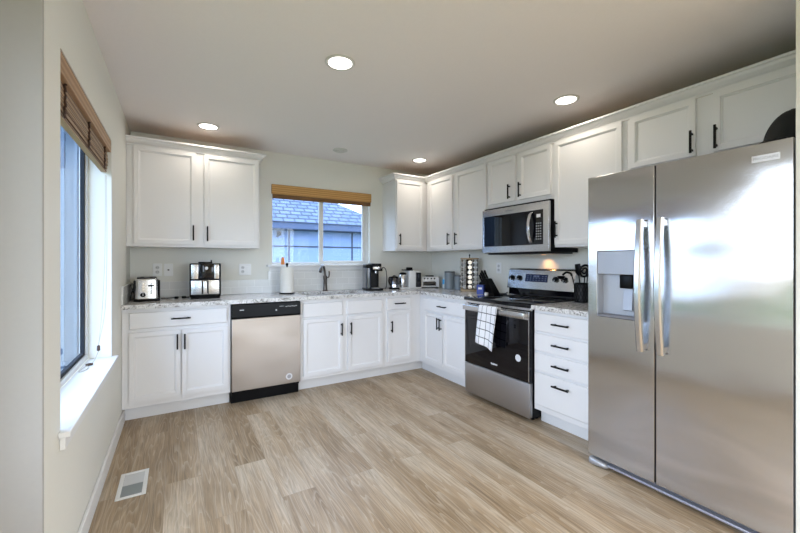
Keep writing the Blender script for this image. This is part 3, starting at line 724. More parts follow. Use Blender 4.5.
for a, b in (((1,1),(2,1)), ((2,1),(2,2)), ((2,2),(1,2)), ((1,2),(1,1))): m.bm.faces.new((V[a[0]][a[1]], V[b[0]][b[1]], Vb[b[0]][b[1]], Vb[a[0]][a[1]]))
dr = m.build('door', STEELB, t, off=of, smooth=False, bevel=.003)
B('door_glass', BLKG, dr, (.0245, .632, -.3915, -.378, 1.4005, 1.6895), off=of)
kp = B('control_panel', BLKG, dr, (.6325, .7145, -.3915, -.378, 1.4005, 1.6895), off=of)
B('keypad', GREYP, kp, *[(.645+i*.02, .657+i*.02, -.3922, -.3914, 1.44+j*.022, 1.45+j*.022) for i in range(3) for j in range(7)], off=of)
B('clock_display', MARKS, kp, (.650, .69, -.3922, -.3914, 1.627, 1.655), off=of)
pts = [(.600, -.392 - .045*math.sin(PI*k/12)**.6, 1.415+.26*k/12) for k in range(13)]
m = MB()
for a, b in zip(pts, pts[1:]): m.bm.faces.new([m.bm.verts.new(p) for p in ((a[0]-.014, a[1], a[2]), (a[0]+.014, a[1], a[2]), (b[0]+.014, b[1], b[2]), (b[0]-.014, b[1], b[2]))])
bmesh.ops.remove_doubles(m.bm, verts=m.bm.verts, dist=1e-5)
m.build('handle', CHROME, dr, off=of, solid=.012, bevel=.003)
B('vent_grille', BLKP, t, (.02, MW-.02, -.33, -.05, 1.322, 1.3338), off=of)
B('nameplate', GREYP, dr, (.30, .40, -.3928, -.392, 1.717, 1.727), off=of)
l = bpy.data.lights.new('hood_lamp', 'SPOT'); l.energy = 1.6; l.color = (1, .48, .16); l.spot_size = R(100); l.spot_blend = 1; l.shadow_soft_size = .015
o = bpy.data.objects.new('hood_lamp', l); C.objects.link(o); o.parent = t; o.location = (.475, -.075, -.02); o.rotation_euler = (R(24), 0, 0)
MB().lathe((.475, -.075, -.0135), [(.02, -.0045), (.02, 0)], 18).build('hood_lens', plain('warm_lens', (.9, .7, .5), .4, emit=(1, .6, .3), es=.8), t)

# ------------------------------------------------------------------ fridge
FY = -2.763
t = thing('refrigerator', 'large stainless side-by-side refrigerator with an ice and water dispenser', 'refrigerator', (W, FY, 0), RT)
FWD = .902; fr = -.795
B('cabinet', plain('fridge_side_grey', (.16, .16, .17), .45), t, (.002, FWD-.002, -.715, -.02, .03, 1.765), bevel=.004)
def fdoor(x0, x1, hole=None):
    m = MB(); y0, y1 = fr, -.7165; z0, z1 = .064, 1.774
    xs = [x0, x1] if not hole else [x0, hole[0], hole[1], x1]; zs = [z0, z1] if not hole else [z0, hole[2], hole[3], z1]
    nx, nz_ = len(xs), len(zs)
    V = [[m.bm.verts.new((x, y0, z)) for z in zs] for x in xs]; Bk = [[m.bm.verts.new((x, y1, z)) for z in zs] for x in xs]
    for i in range(nx-1):
        for j in range(nz_-1):
            if not (hole and (i, j) == (1, 1)): m.bm.faces.new((V[i][j], V[i+1][j], V[i+1][j+1], V[i][j+1]))
            m.bm.faces.new((Bk[i][j], Bk[i][j+1], Bk[i+1][j+1], Bk[i+1][j]))
    for i in range(nx-1):
        for j in (0, nz_-1): m.bm.faces.new((V[i][j], V[i+1][j], Bk[i+1][j], Bk[i][j]))
    for j in range(nz_-1):
        for i in (0, nx-1): m.bm.faces.new((V[i][j], V[i][j+1], Bk[i][j+1], Bk[i][j]))
    if hole:
        D = [[m.bm.verts.new((xs[i], y0+.066, zs[j])) for j in (1, 2)] for i in (1, 2)]
        for (a, b), (c, d) in (((1,1),(2,1)), ((2,1),(2,2)), ((2,2),(1,2)), ((1,2),(1,1))):
            m.bm.faces.new((V[a][b], V[c][d], D[c-1][d-1], D[a-1][b-1]))
        m.bm.faces.new((D[0][0], D[1][0], D[1][1], D[0][1]))
    return m.build('door', STEELF, t, smooth=False, bevel=.003, seg=3)
HX0, HX1, HZ0, HZ1 = .058, .304, .925, 1.318
d1 = fdoor(.001, .3755, (HX0, HX1, HZ0, HZ1)); d2 = fdoor(.3835, FWD-.001)
B('dispenser_panel', DISPG, d1, (HX0+.001, HX1-.001, fr+.0015, fr+.065, 1.180, HZ1-.001), bevel=.003)
B('dispenser_liner', DISPL, d1, (HX0+.001, HX0+.006, fr+.002, fr+.065, HZ0+.001, 1.179), (HX1-.006, HX1-.001, fr+.002, fr+.065, HZ0+.001, 1.179), (HX0+.006, HX1-.006, fr+.058, fr+.0655, HZ0+.001, 1.179))
B('dispenser_tray', GREYGRILL, d1, (HX0+.006, HX1-.006, fr-.006, fr+.058, HZ0+.001, HZ0+.016), bevel=.003)
m = MB(); m.rbox(.185, .255, fr+.012, fr+.045, 1.10, 1.179, .006); m.build('water_spout', BLKP, d1)
m = MB(); m.prism([(fr+.05, 1.10), (fr+.042, 1.10), (fr+.03, .975), (fr+.04, .97)], 'X', .195, .245); m.build('paddle', DISPG, d1)
B('panel_marks', GREYP, d1, *[(.23, .234, fr+.0008, fr+.0016, 1.21+k*.022, 1.214+k*.022) for k in range(4)])
for dd, hx in ((d1, .318), (d2, .417)):
    m = MB(); n = 24
    rings = []
    for k in range(n+1):
        s = k/n; z = .765 + s*.72; bow = .030 + .030*math.sin(PI*s); y = fr - bow
        wd, th = .017, .010
        rings.append([m.bm.verts.new((hx+a*wd, y+b*th, z)) for a, b in ((-.6,-1), (.6,-1), (1,-.3), (1,1), (-1,1), (-1,-.3))])
    for a, b in zip(rings, rings[1:]):
        for k in range(6): m.bm.faces.new((a[k], a[(k+1) % 6], b[(k+1) % 6], b[k]))
    m.bm.faces.new(rings[0]); m.bm.faces.new(rings[-1])
    for z in (.775, 1.445): m.box(hx-.014, hx+.014, fr-.032, fr+.0005, z, z+.03)
    m.build('handle', STEELB, dd)
bd = B('badge', plain('badge_silver', (.72, .72, .72), .3, metal=.6), d2, (.770, .862, fr-.0022, fr-.0001, 1.692, 1.722), bevel=.0007)
tc = bpy.data.curves.new('lettering', 'FONT'); tc.body = 'FRIGIDAIRE'; tc.size = .0165; tc.extrude = .0003; tc.align_x = 'CENTER'; tc.align_y = 'CENTER'
to = bpy.data.objects.new('lettering', tc); C.objects.link(to); to.parent = bd; to.location = (.816, fr-.0027, 1.707); to.rotation_euler = (R(90), 0, 0); tc.materials.append(GREYP)
bpy.context.view_layer.update(); dg_ = bpy.context.evaluated_depsgraph_get(); tm = bpy.data.meshes.new_from_object(to.evaluated_get(dg_)); bpy.data.objects.remove(to)
to = bpy.data.objects.new('lettering', tm); C.objects.link(to); to.parent = bd; to.location = (.816, fr-.0027, 1.707); to.rotation_euler = (R(90), 0, 0)
B('door_gap_shade', RUBBER, t, (.3762, .3828, fr+.012, -.717, .066, 1.772))  # black strip put in as the shade of the gap between the doors
B('base_grille', GREYGRILL, t, (.03, FWD-.005, -.735, -.716, .012, .060))
B('grille_strip', plain('grille_edge', (.42, .43, .50), .3, metal=.4), t, (.11, FWD-.005, -.775, -.736, .020, .034), bevel=.004)
m = MB(); m.rbox(.004, .115, -.806, -.735, .006, .052, .018, 4)
for v in m.bm.verts:
    if v.co.x > .06: v.co.z = .006 + (v.co.z-.006)*(1-.45*(v.co.x-.06)/.055); v.co.y += .02*(v.co.x-.06)/.055
m.build('foot_cover', FOOTCAP, t)
for xx in (.06, FWD-.06): m = MB(); m.cyl((xx, -.1, .0005), (xx, -.1, .0305), .02); m.build('foot', BLKP, t)
for xx in (.03, FWD-.06): B('hinge_cover', BLKP, t, (xx, xx+.03, -.76, -.62, 1.7655, 1.79), bevel=.004) if xx > .1 else None

# ------------------------------------------------------------------ black cap on the fridge
t = thing('baseball_cap', 'black baseball cap lying on top of the refrigerator', 'cap', (2.745, -3.597, 1.7905), R(90))
m = MB(); nu, nv = 32, 12; rings = []
for j in range(nv+1):
    a = j/nv*PI/2; ring = []; tz = math.sin(a)
    for i in range(nu):
        b = 2*PI*i/nu; rr = math.cos(a)**.8
        ring.append(m.bm.verts.new((.071*rr*math.cos(b) - .026*tz**2.2, .092*rr*math.sin(b), .008+.138*tz**1.15)))
    rings.append(ring)
for a, b in zip(rings, rings[1:]):
    for k in range(nu): m.bm.faces.new((a[k], a[(k+1) % nu], b[(k+1) % nu], b[k]))
m.build('crown', CAPM, t)
m = MB(); m.lathe((-.026, 0, .146), [(.010, -.003), (.009, .004), (.001, .007)], 14); m.build('button', CAPM, t)
m = MB(); g = []
for j in range(6):
    row = []
    for i in range(15):
        b = (i/14-.5)*PI*.96; e = j/5*.034*max(0, math.cos(b))**.5
        row.append(m.bm.verts.new(((.070+e)*math.cos(b), (.091+.2*e)*math.sin(b), .022 - .014*(j/5) - .006*math.sin(b)**2)))
    g.append(row)
for j in range(5):
    for i in range(14): m.bm.faces.new((g[j][i], g[j][i+1], g[j+1][i+1], g[j+1][i]))
m.build('brim', CAPM, t, solid=.005)

# ------------------------------------------------------------------ outlets
SOCK = plain('socket_face', (.62, .62, .61), .35)
def outlet(label, loc, rot, wd, kind):
    t = thing('wall_outlet', label, 'outlet', loc, rot, 'wall plates')
    B('plate', WPLATE, t, (-wd/2, wd/2, -.006, -.0005, -.058, .058), bevel=.003)
    n = 1 if wd < .09 else 2
    for k in range(n):
        cx = (k-.5*(n-1))*.046
        if kind[k] == 'o':
            for s in (-1, 1):
                f = MB().lathe((cx, -.0062, s*.021), [(.0165, 0), (.0165, -.002), (.001, -.0021)], 20, 'Y').build('socket', SOCK, t)
                B('slots', DARKSLOT, f, (cx-.0075, cx-.0055, -.0088, -.0082, s*.021-.003, s*.021+.006), (cx+.0055, cx+.0075, -.0088, -.0082, s*.021-.003, s*.021+.006))
        elif kind[k] == 's':
            B('rocker', WPLATE, t, (cx-.0155, cx+.0155, -.009, -.0062, -.032, .032), bevel=.003)
        else:
            B('jack', DARKSLOT, t, (cx-.007, cx+.007, -.0075, -.0062, -.006, .006))
outlet('white double-socket outlet above the toaster', (.207, 0, 1.178), 0, .072, 'o')
outlet('white jack plate on the back wall between toaster and air fryer', (.295, 0, 1.176), 0, .072, 'j')
outlet('double-width white wall plate right of the air fryer', (.972, 0, 1.172), 0, .116, 'os')
outlet('white outlet plate on the right wall behind the knife block, beside the range', (W, -1.245, 1.185), RT, .072, 'o')

# ------------------------------------------------------------------ floor vent
t = thing('floor_register', 'white metal floor register set in the planks by the left wall', 'vent', (.155, -1.58, 0), R(0))
B('frame', WPLAS, t, (-.068, -.048, -.142, .142, .0005, .006), (.048, .068, -.142, .142, .0005, .006), (-.048, .048, -.142, -.122, .0005, .006), (-.048, .048, .122, .142, .0005, .006), bevel=.002)
B('damper', plain('vent_pale', (.62, .63, .63), .5), t, (-.0475, .0475, -.002, .1215, .0005, .003))
B('louver', VENTD, t, *[(-.0475, .0475, -.121+k*.0098, -.1145+k*.0098, .0005, .0045) for k in range(12)])
B('duct_shadow', plain('duct_shade', (.16, .17, .17), .6), t, (-.0475, .0475, -.1215, -.0025, .0003, .001))  # dark sheet under the louvers stands in for the shade inside the duct

# ------------------------------------------------------------------ roman shade in the left window
t = thing('roman_shade', 'woven bamboo roman shade pulled up in the left window', 'blind', (-.03, -1.72, 2.043)); of = (.03, 1.72, -2.043)
B('valance', VALW, t, (-.026, -.002, -2.3285, -1.1045, 1.966, 2.043), off=of, bevel=.003)
B('head_rail', VALW, t, (-.055, -.027, -2.325, -1.108, 2.0, 2.043), off=of)
m = MB()
for k in range(8):     # folded stack of slats, bellied
    z1_ = 1.990 - k*.020; bel = -.004+.014*math.sin(PI*min(1, k/8*.9+.1))
    m.prism([(-.052-bel*.3, z1_-.019), (-.028+bel, z1_-.019), (-.024+bel*.8, z1_-.010), (-.028+bel, z1_-.0015), (-.052-bel*.3, z1_-.0015)], 'Y', -2.318, -1.112)
for v in m.bm.verts: pass
m2 = m
sh = m.build('shade_stack', BLIND, t, off=(.03, 1.72, -2.043), smooth=False)
for yy in (-2.19, -1.72, -1.25):
    m = MB()
    for k in range(11): m.tube([(-.018+.004*(k % 2), yy+.006*((k % 3)-1), 1.99-k*.0145), (-.014, yy+.006*(((k+1) % 3)-1), 1.975-k*.0145)], .005, 6)
    m.build('stitch_tape', BEAD, sh, off=(.03, 1.72, -2.043))
cords = [catmull([(-.020, -1.19, 1.80), (-.022, -1.195, 1.3), (-.035, -1.20, .95), (-.052, -1.205, .735)], 6), catmull([(-.016, -1.175, 1.80), (-.014, -1.18, 1.3), (-.022, -1.19, .95), (-.052, -1.205, .735)], 6)]
for c in cords: MB().tube(c, .0016, 6).build('pull_cord', CAME, t, off=of)
MB().lathe((-.052, -1.205, .70), [(.003, .036), (.008, .03), (.009, .004), (.005, 0)], 14).build('cord_tassel', BEAD, t, off=of)
m = MB(); m.tube(catmull([(-.052, -1.205, .70), (-.065, -1.235, .655), (-.075, -1.27, .641), (-.085, -1.30, .641), (-.098, -1.36, .639), (-.105, -1.44, .639), (-.09, -1.45, .639), (-.075, -1.40, .639), (-.08, -1.33, .639)], 6), .002, 6); m.build('cord_tail', CAME, t, off=of)
m = MB(); m.tube([(-.082+.014*math.cos(a*PI/8), -1.295+.014*math.sin(a*PI/8), .642) for a in range(16)], .005, 8, closed=True); m.build('cord_ring', BEAD, t, off=of)
for yy, z in ((-2.06, 1.265), (-2.06, 1.19)):
    MB().lathe((-.09, yy, z), [(.003, .04), (.009, .032), (.013, .012), (.008, 0)], 14).build('cord_knob', BEAD, t, off=of)
m = MB(); m.tube([(-.09, -2.06, 1.99), (-.09, -2.06, 1.31)], .0016, 6); m.tube([(-.09, -2.06, 1.262), (-.09, -2.06, 1.231)], .0016, 6); m.build('lift_cord', CAME, t, off=of)

t = thing('roman_shade', 'golden bamboo shade drawn up to the top of the sink window', 'blind', (1.83, -.0, 2.085)); of = (-1.83, 0, -2.085)
B('valance', BLINDB, t, (1.236, 2.424, -.028, -.001, 1.985, 2.088), off=of, bevel=.003)
m = MB()
for k in range(3): m.prism([(-.030+.004*k, 1.9845-k*.016), (-.001, 1.9845-k*.016), (-.001, 1.970-k*.016), (-.036+.004*k, 1.970-k*.016)], 'X', 1.246, 2.412)
m.build('shade_stack', woven('dark_bamboo', (.36, .20, .08), (.16, .07, .03), 'Z', 22), t, off=of, smooth=False)
MB().tube([(2.385, -.012, 1.937), (2.385, -.012, 1.72)], .002, 6).build('pull_cord', CAME, t, off=of)

# ------------------------------------------------------------------ worktop things
Z = .9205
def put(name, label, cat, x, y, rot=0, group=None): return thing(name, label, cat, (x, y, Z), rot, group)
# toaster: narrow end with the controls faces the room
t = put('toaster', 'stainless two-slice toaster on the left end of the worktop', 'toaster', .140, -.25, R(4))
m = MB(); m.vbox(-.088, .088, -.135, .135, .012, .192, .030)
for v in m.bm.verts:
    if v.co.z > .1: v.co.x *= .93
m.build('shell', STEELB, t, bevel=.012, seg=3)
m = MB(); m.rbox(-.094, .094, -.138, .138, .0005, .022, .008); m.build('base', BLKP, t)
for s in (-1, 1):
    m = MB(); m.rbox(s*.0875-.006, s*.0875+.006, -.118, .118, .022, .175, .005); m.build('side_trim', BLKP, t)
m = MB(); m.rbox(-.070, .070, -.125, .125, .1905, .2, .004); tp = m.build('top_plate', BLKP, t)
for s in (-1, 1): B('slot', DARKSLOT, tp, (s*.032-.012, s*.032+.012, -.10, .10, .2, .2008))
B('lever_slot', BLKP, t, (.026, .032, -.1365, -.1352, .06, .155))
m = MB(); m.rbox(.008, .050, -.155, -.137, .125, .138, .004); m.build('lever', BLKP, t)
m = MB(); m.lathe((-.028, -.1355, .056), [(.020, 0), (.018, -.016), (.001, -.017)], 22, 'Y'); kb = m.build('dial', BLKP, t)
B('pointer', MARKS, kb, (-.030, -.026, -.1532, -.1524, .05, .072))
for k in range(3): MB().lathe((-.026, -.1355, .10+k*.024), [(.009, 0), (.009, -.003), (.006, -.003), (.001, -.0032)], 18, 'Y').build('button', CHROME, t)
MB().tube(catmull([(-.085, .02, .03), (-.10, -.03, .09), (-.112, -.07, .135), (-.10, -.10, .15), (-.094, -.12, .12), (-.108, -.10, .06), (-.117, -.06, .012), (-.11, .05, .006)]), .0035, 8).build('power_cord', RUBBER, t)
# air fryer
t = put('air_fryer', 'tall black and stainless air fryer below the left wall cabinet', 'air fryer', .595, -.245, R(-5))
m = MB(); m.vbox(-.128, .128, -.13, .135, .012, .318, .045, 6); m.build('shell', BLKP, t, bevel=.010, seg=3)
m = MB(); m.vbox(-.120, .120, -.124, .128, .0005, .0125, .04, 5); m.build('base', BLKP, t)
for a, b in ((-.112, -.055), (.072, .112)): m = MB(); m.rbox(a, b, -.1345, -.1302, .178, .308, .002); m.build('steel_band', STEELB, t)
m = MB(); m.rbox(-.053, .070, -.136, -.1303, .182, .314, .003); cp = m.build('control_panel', BLKG, t)
MB().lathe((.01, -.1362, .275), [(.014, 0), (.014, -.001), (.001, -.0011)], 18, 'Y').build('panel_icon', MARKS, cp)
m = MB(); m.rbox(-.114, .114, -.1385, -.1302, .038, .166, .004); dw_ = m.build('basket_front', STEELB, t)
m = MB(); m.rbox(-.020, .020, -.178, -.139, .045, .165, .010); hd = m.build('handle', STEELB, dw_)
m = MB(); m.rbox(-.027, -.0205, -.172, -.139, .045, .168, .003); m.rbox(.0205, .027, -.172, -.139, .045, .168, .003); m.build('handle_sides', BLKP, hd)
m = MB(); m.rbox(-.06, .055, -.06, .09, .3185, .332, .005); m.build('top_cap', BLKP, t)
m = MB(); m.cyl((.045, -.03, .332), (.048, -.03, .348), .006); m.build('top_knob', BLKP, t)
# the two cords with plugs
o = MB().tube(catmull([(.243, -.20, .926), (.28, -.22, .926), (.315, -.235, .928), (.345, -.245, .930)]), .004, 8).build('power_cord', RUBBER, None)
tag(o, 'black cord with a plug lying on the worktop beside the toaster', 'cord'); m = MB(); m.rbox(.344, .378, -.258, -.236, .9212, .942, .005); m.build('plug', BLKP, o)
o = MB().tube(catmull([(.458, -.215, .9255), (.445, -.225, .927), (.436, -.232, .929)]), .004, 8).build('power_cord', RUBBER, None)
tag(o, 'short black cord with a plug lying at the foot of the air fryer', 'cord'); m = MB(); m.rbox(.402, .4365, -.247, -.223, .9212, .942, .005); m.build('plug', BLKP, o)
# paper towels
t = put('paper_towel_holder', 'roll of white paper towels standing on a black holder under the window', 'paper towel', 1.352, -.205)
MB().lathe((0, 0, 0), [(.078, .0005), (.078, .008), (.07, .012)], 32).build('base', BLKP, t)
MB().lathe((0, 0, 0), [(.022, .0125), (.069, .0125), (.07, .02), (.07, .268), (.068, .276), (.022, .276)], 36).build('roll', PAPER, t)
MB().lathe((0, 0, 0), [(.008, .0125), (.008, .29), (.012, .295), (.014, .308), (.009, .318), (.001, .32)], 18).build('post', BLKP, t)
t = thing('bottle', 'small orange bottle on the window sill behind the paper towels', 'bottle', (1.352, -.022, 1.222))
MB().lathe((0, 0, 0), [(.018, .0005), (.019, .004), (.019, .055), (.016, .062)], 20).build('body', ORANGE, t)
MB().lathe((0, 0, 0), [(.016, .0625), (.016, .078), (.012, .08)], 18).build('lid', ORANGE, t)
# faucet
t = put('kitchen_faucet', 'dark bronze pull-down faucet behind the sink', 'faucet', 1.81, -.085)
MB().lathe((0, 0, 0), [(.030, .0005), (.030, .006), (.024, .012), (.021, .05), (.020, .125), (.023, .135), (.023, .165), (.018, .175)], 24).build('body', BRONZE, t)
m = MB(); m.tube(catmull([(0, 0, .17), (-.006, .004, .235), (-.028, -.024, .280), (-.062, -.075, .288), (-.086, -.115, .262)], 8), .013, 14); m.build('spout', BRONZE, t)
m = MB(); m.tube([(-.085, -.113, .265), (-.094, -.128, .247), (-.106, -.146, .222)], [.014, .019, .017], 16); m.build('spray_head', BRONZE, t)
m = MB(); m.tube(catmull([(.018, 0, .15), (.04, -.002, .158), (.047, -.004, .19), (.045, -.004, .225)], 6), .0075, 10); m.build('lever', BRONZE, t)
# pod coffee maker
t = put('pod_coffee_maker', 'tall black pod coffee maker right of the faucet', 'coffee maker', 2.335, -.235, R(-14))
m = MB(); m.vbox(-.105, .105, -.12, .12, .0005, .024, .02); m.build('base', BLKP, t, bevel=.004)
m = MB(); m.vbox(-.10, -.035, -.105, .115, .0245, .262, .018); tk = m.build('water_tank', plain('smoked_tank', (.03, .035, .05), .12, coat=.6), t, bevel=.004)
m = MB(); m.vbox(-.0345, .075, -.01, .115, .0245, .225, .012); m.build('column', BLKP, t, bevel=.004)
m = MB(); m.vbox(-.0345, .085, -.115, .115, .2255, .312, .022); hd = m.build('brew_head', BLKP, t, bevel=.008)
m = MB(); m.rbox(-.02, .07, -.119, -.1153, .245, .275, .002); m.build('head_trim', STEELB, hd)
m = MB(); m.rbox(-.095, -.04, -.10, .11, .2625, .302, .006); m.build('tank_lid', BLKP, tk)
m = MB(); m.cyl((.025, -.06, .2252), (.025, -.06, .20), .016); m.build('spout', STEELB, hd)
m = MB(); m.rbox(-.025, .08, -.11, -.015, .0245, .032, .003); m.build('drip_tray', STEEL, t)
o = MB().tube(catmull([(2.472, -.20, 1.155), (2.492, -.21, 1.185), (2.525, -.215, 1.155), (2.538, -.215, 1.06), (2.532, -.215, .96), (2.515, -.22, .9245)]), .0045, 8).build('water_hose', RUBBER, None)
tag(o, 'thin black hose arching beside the pod coffee maker', 'hose')
m = MB(); m.rbox(2.462, 2.482, -.212, -.188, 1.14, 1.17, .004); m.build('hose_clip', BLKP, o)
# kettle
t = put('electric_kettle', 'small black and steel kettle between the two coffee makers', 'kettle', 2.640, -.22)
MB().lathe((0, 0, 0), [(.066, .0005), (.066, .016), (.06, .018)], 28).build('base', BLKP, t)
MB().lathe((0, 0, .0185), [(.062, 0), (.066, .01), (.064, .05), (.058, .095), (.052, .112)], 30).build('jug', plain('kettle_steel', (.10, .10, .11), .18, metal=.9), t)
MB().lathe((0, 0, .131), [(.052, 0), (.048, .018), (.02, .026), (.012, .036), (.001, .037)], 26).build('lid', BLKP, t)
m = MB(); m.tube(catmull([(-.05, -.02, .145), (-.085, -.03, .14), (-.092, -.032, .09), (-.062, -.022, .045)], 6), .008, 10); m.build('handle', BLKP, t)
MB().lathe((0, 0, .0205), [(.0664, 0), (.0668, .01), (.0655, .035)], 30).build('steel_band', CHROME, t)
# drip coffee machine: carafe, white tower, black tank
t = put('coffee_machine', 'white and steel coffee machine with a black tank near the back corner', 'coffee machine', 2.865, -.205, R(-8))
m = MB(); m.rbox(-.15, .135, -.085, .085, .0005, .016, .005); m.build('base', WPLAS, t)
MB().lathe((-.092, -.01, .0165), [(.052, 0), (.056, .01), (.056, .14), (.044, .158)], 28).build('carafe', STEELB, t)
MB().lathe((-.092, -.01, .175), [(.046, 0), (.05, .012), (.03, .024), (.001, .026)], 24).build('carafe_lid', BLKP, t)
m = MB(); m.rbox(-.030, .056, -.08, .08, .0165, .222, .006); m.build('tower', WPLAS, t)
m = MB(); m.rbox(.058, .132, -.075, .078, .0165, .196, .008); tk = m.build('water_tank', plain('black_tank', (.012, .012, .014), .12, coat=.6), t)
m = MB(); m.rbox(.060, .130, -.072, .076, .1965, .212, .005); m.build('tank_lid', WPLAS, tk)
m = MB(); m.rbox(-.085, .03, -.05, .05, .2225, .236, .005); m.build('brew_arm', BLKP, t)
m = MB(); m.rbox(-.035, .035, -.03, .03, .2365, .262, .008); m.build('top_knob', BLKP, t)
# toaster oven
t = put('toaster_oven', 'small white countertop toaster oven in the back corner', 'toaster oven', 3.152, -.232, R(-32)); t.scale = (1.14, 1.1, 1.1)
m = MB(); m.rbox(-.108, .108, -.075, .09, .010, .128, .010); m.build('body', WPLAS, t)
dr = B('door', WPLAS, t, (-.085, .085, -.0805, -.0755, .018, .088), bevel=.002)
B('door_glass', BLKG, dr, (-.072, .072, -.0822, -.0806, .026, .072))
m = MB(); m.rbox(-.06, .06, -.098, -.0885, .074, .083, .003); m.box(-.055, -.045, -.0886, -.081, .075, .082); m.box(.045, .055, -.0886, -.081, .075, .082); m.build('handle', STEELB, dr)
for k in (-.055, -.02, .02, .055): MB().lathe((k, -.0755, .108), [(.009, 0), (.008, -.010), (.001, -.0102)], 14, 'Y').build('knob', BLKP, t)
for sx in (-.09, .09):
    for sy in (-.06, .07): m = MB(); m.cyl((sx, sy, .0005), (sx, sy, .0105), .008, seg=10); m.build('foot', BLKP, t)
m = MB(); m.rbox(-.04, .05, -.03, .05, .1285, .142, .004); m.build('crumb_tray', BLKP, t)
# bottle with blue label, canisters
t = put('spray_bottle', 'clear bottle with a blue label between toaster oven and grey canisters', 'bottle', 3.255, -.425)
MB().lathe((0, 0, 0), [(.028, .0005), (.03, .006), (.03, .12), (.012, .15), (.011, .165)], 22).build('body', plain('pale_plastic', (.62, .66, .68), .25), t)
MB().lathe((0, 0, .05), [(.0304, 0), (.0306, .001), (.0306, .06), (.0304, .061)], 22).build('blue_label', SKYBLUE, t)
MB().lathe((0, 0, .1655), [(.012, 0), (.012, .02), (.004, .024), (.003, .05), (.001, .051)], 14).build('nozzle', WPLAS, t)
def canister(x, y, r, h, label):
    t = put('canister', label, 'canister', x, y, 0, 'grey canisters')
    MB().lathe((0, 0, 0), [(r-.003, .0005), (r, .004), (r, h-.022), (r-.002, h-.02)], 34).build('body', CANIST, t)
    MB().lathe((0, 0, h-.0195), [(r-.001, 0), (r+.001, .003), (r+.001, .015), (r-.006, .0195), (.001, .0195)], 34).build('lid', plain('canister_lid', (.13, .14, .15), .4), t)
canister(3.245, -.535, .064, .215, 'taller wider grey canister in the corner, left of the pair')
canister(3.245, -.705, .048, .175, 'smaller grey canister between the tall one and the spice rack')
# spice carousel
SPX, SPY = 3.215, -.935
t = put('spice_rack', 'revolving spice rack with wooden top and bottom discs by the wall', 'spice rack', SPX, SPY)
MB().lathe((0, 0, 0), [(.098, .0005), (.104, .004), (.104, .018), (.098, .022)], 36).build('bottom_disc', WOODLT, t)
MB().lathe((0, 0, .358), [(.098, 0), (.104, .003), (.104, .015), (.098, .018)], 36).build('top_disc', WOODLT, t)
MB().lathe((0, 0, .0225), [(.040, 0), (.040, .335)], 10).build('core', BLKP, t)
MB().lathe((0, 0, .3765), [(.006, 0), (.006, .02), (.010, .026), (.008, .04), (.001, .042)], 14).build('finial', BLKP, t)
for k in range(8):
    a = 2*PI*(k+.5)/8
    m = MB(); m.cyl((.094*math.cos(a), .094*math.sin(a), .0223), (.094*math.cos(a), .094*math.sin(a), .3578), .0055, seg=8); m.build('wire_post', CHROME, t)
jar = None
cols = ['reddish', 'green', 'brown', 'yellowish']
for row in range(6):
    for k in range(10):
        a = 2*PI*k/10 + .25
        px_, py_, pz_ = SPX + .044*math.cos(a), SPY + .044*math.sin(a), Z + .052 + row*.0545
        if math.cos(a-R(228)) < -.2: continue       # turned to the wall and not seen
        if jar is None:
            jar = bpy.data.objects.new('spice_jar', None); C.objects.link(jar)
            m = MB(); m.lathe((0, 0, 0), [(.018, .001), (.0235, .004), (.0235, .045)], 16, 'X'); m.build('glass', GLASSJ, jar)
            m = MB(); m.lathe((0, 0, 0), [(.0248, .0455), (.0248, .060), (.022, .063), (.001, .0632)], 18, 'X'); m.build('lid', CHROME, jar)
            o = jar
        else:
            o = jar.copy(); C.objects.link(o)
            for ch in jar.children: c = ch.copy(); C.objects.link(c); c.parent = o
        o.location = (px_, py_, pz_); o.rotation_euler = (0, 0, a)
        tag(o, 'small spice jar with a silver lid in the revolving rack', 'jar', 'spice jars in the revolving rack')
# knife block with knives
KB = (3.135, -1.332)
t = put('knife_block', 'black slanted knife block against the wall left of the range', 'knife block', KB[0], KB[1], RT)
m = MB(); m.prism([(-.115, .0), (.10, .0), (.105, .006), (-.012, .158), (-.030, .160), (-.105, .115), (-.118, .10)], 'Y', -.045, .045)
for v in m.bm.verts: v.co.z += .0005
m.build('body', BLKP, t, smooth=False, bevel=.004)
ang = math.atan2(.045, .075)
for r_ in range(3):
    for c_ in range(2):
        i = r_*2 + c_
        # entry points on the slanted upper-left face
        fr_ = .2 + .3*r_; lx = -.105 + .075*fr_; lz = .115 + .045*fr_ + .001; ly = -.02 + .04*c_
        n = Vector((-.045, 0, .075)).normalized()
        a = Vector((lx, ly, lz)) + n*.002
        o = MB().tube([a, a + n*.012, a + n*.05, a + n*(.075+.012*r_)], [.008, .0095, .0085, .010], 10).build('knife_handle', BLKP, None)
        o.name = 'kitchen_knife'; o.location = (KB[0], KB[1], Z); o.rotation_euler = (0, 0, RT)
        tag(o, 'black-handled kitchen knife standing in the slanted block', 'knife', 'knives in the block')
# blue box, plug block and cord beside range
t = put('carton', 'small blue box with a white mark in front of the knife block', 'box', 3.05, -1.295, R(-62))
B('box', BLUEBOX, t, (-.036, .036, -.03, .03, .0005, .096), bevel=.002)
B('white_mark', MARKS, t, (-.02, .02, -.0309, -.0301, .05, .07))
o = MB().tube(catmull([(3.02, -1.415, .925), (3.06, -1.42, .925), (3.12, -1.40, .925), (3.20, -1.41, .925), (3.28, -1.405, .925), (3.335, -1.39, .935)]), .005, 8).build('power_cord', RUBBER, None)
tag(o, 'black cord lying on the worktop between knife block and range', 'cord'); m = MB(); m.rbox(2.99, 3.02, -1.432, -1.404, .9208, .948, .005); m.build('plug', WPLAS, o)
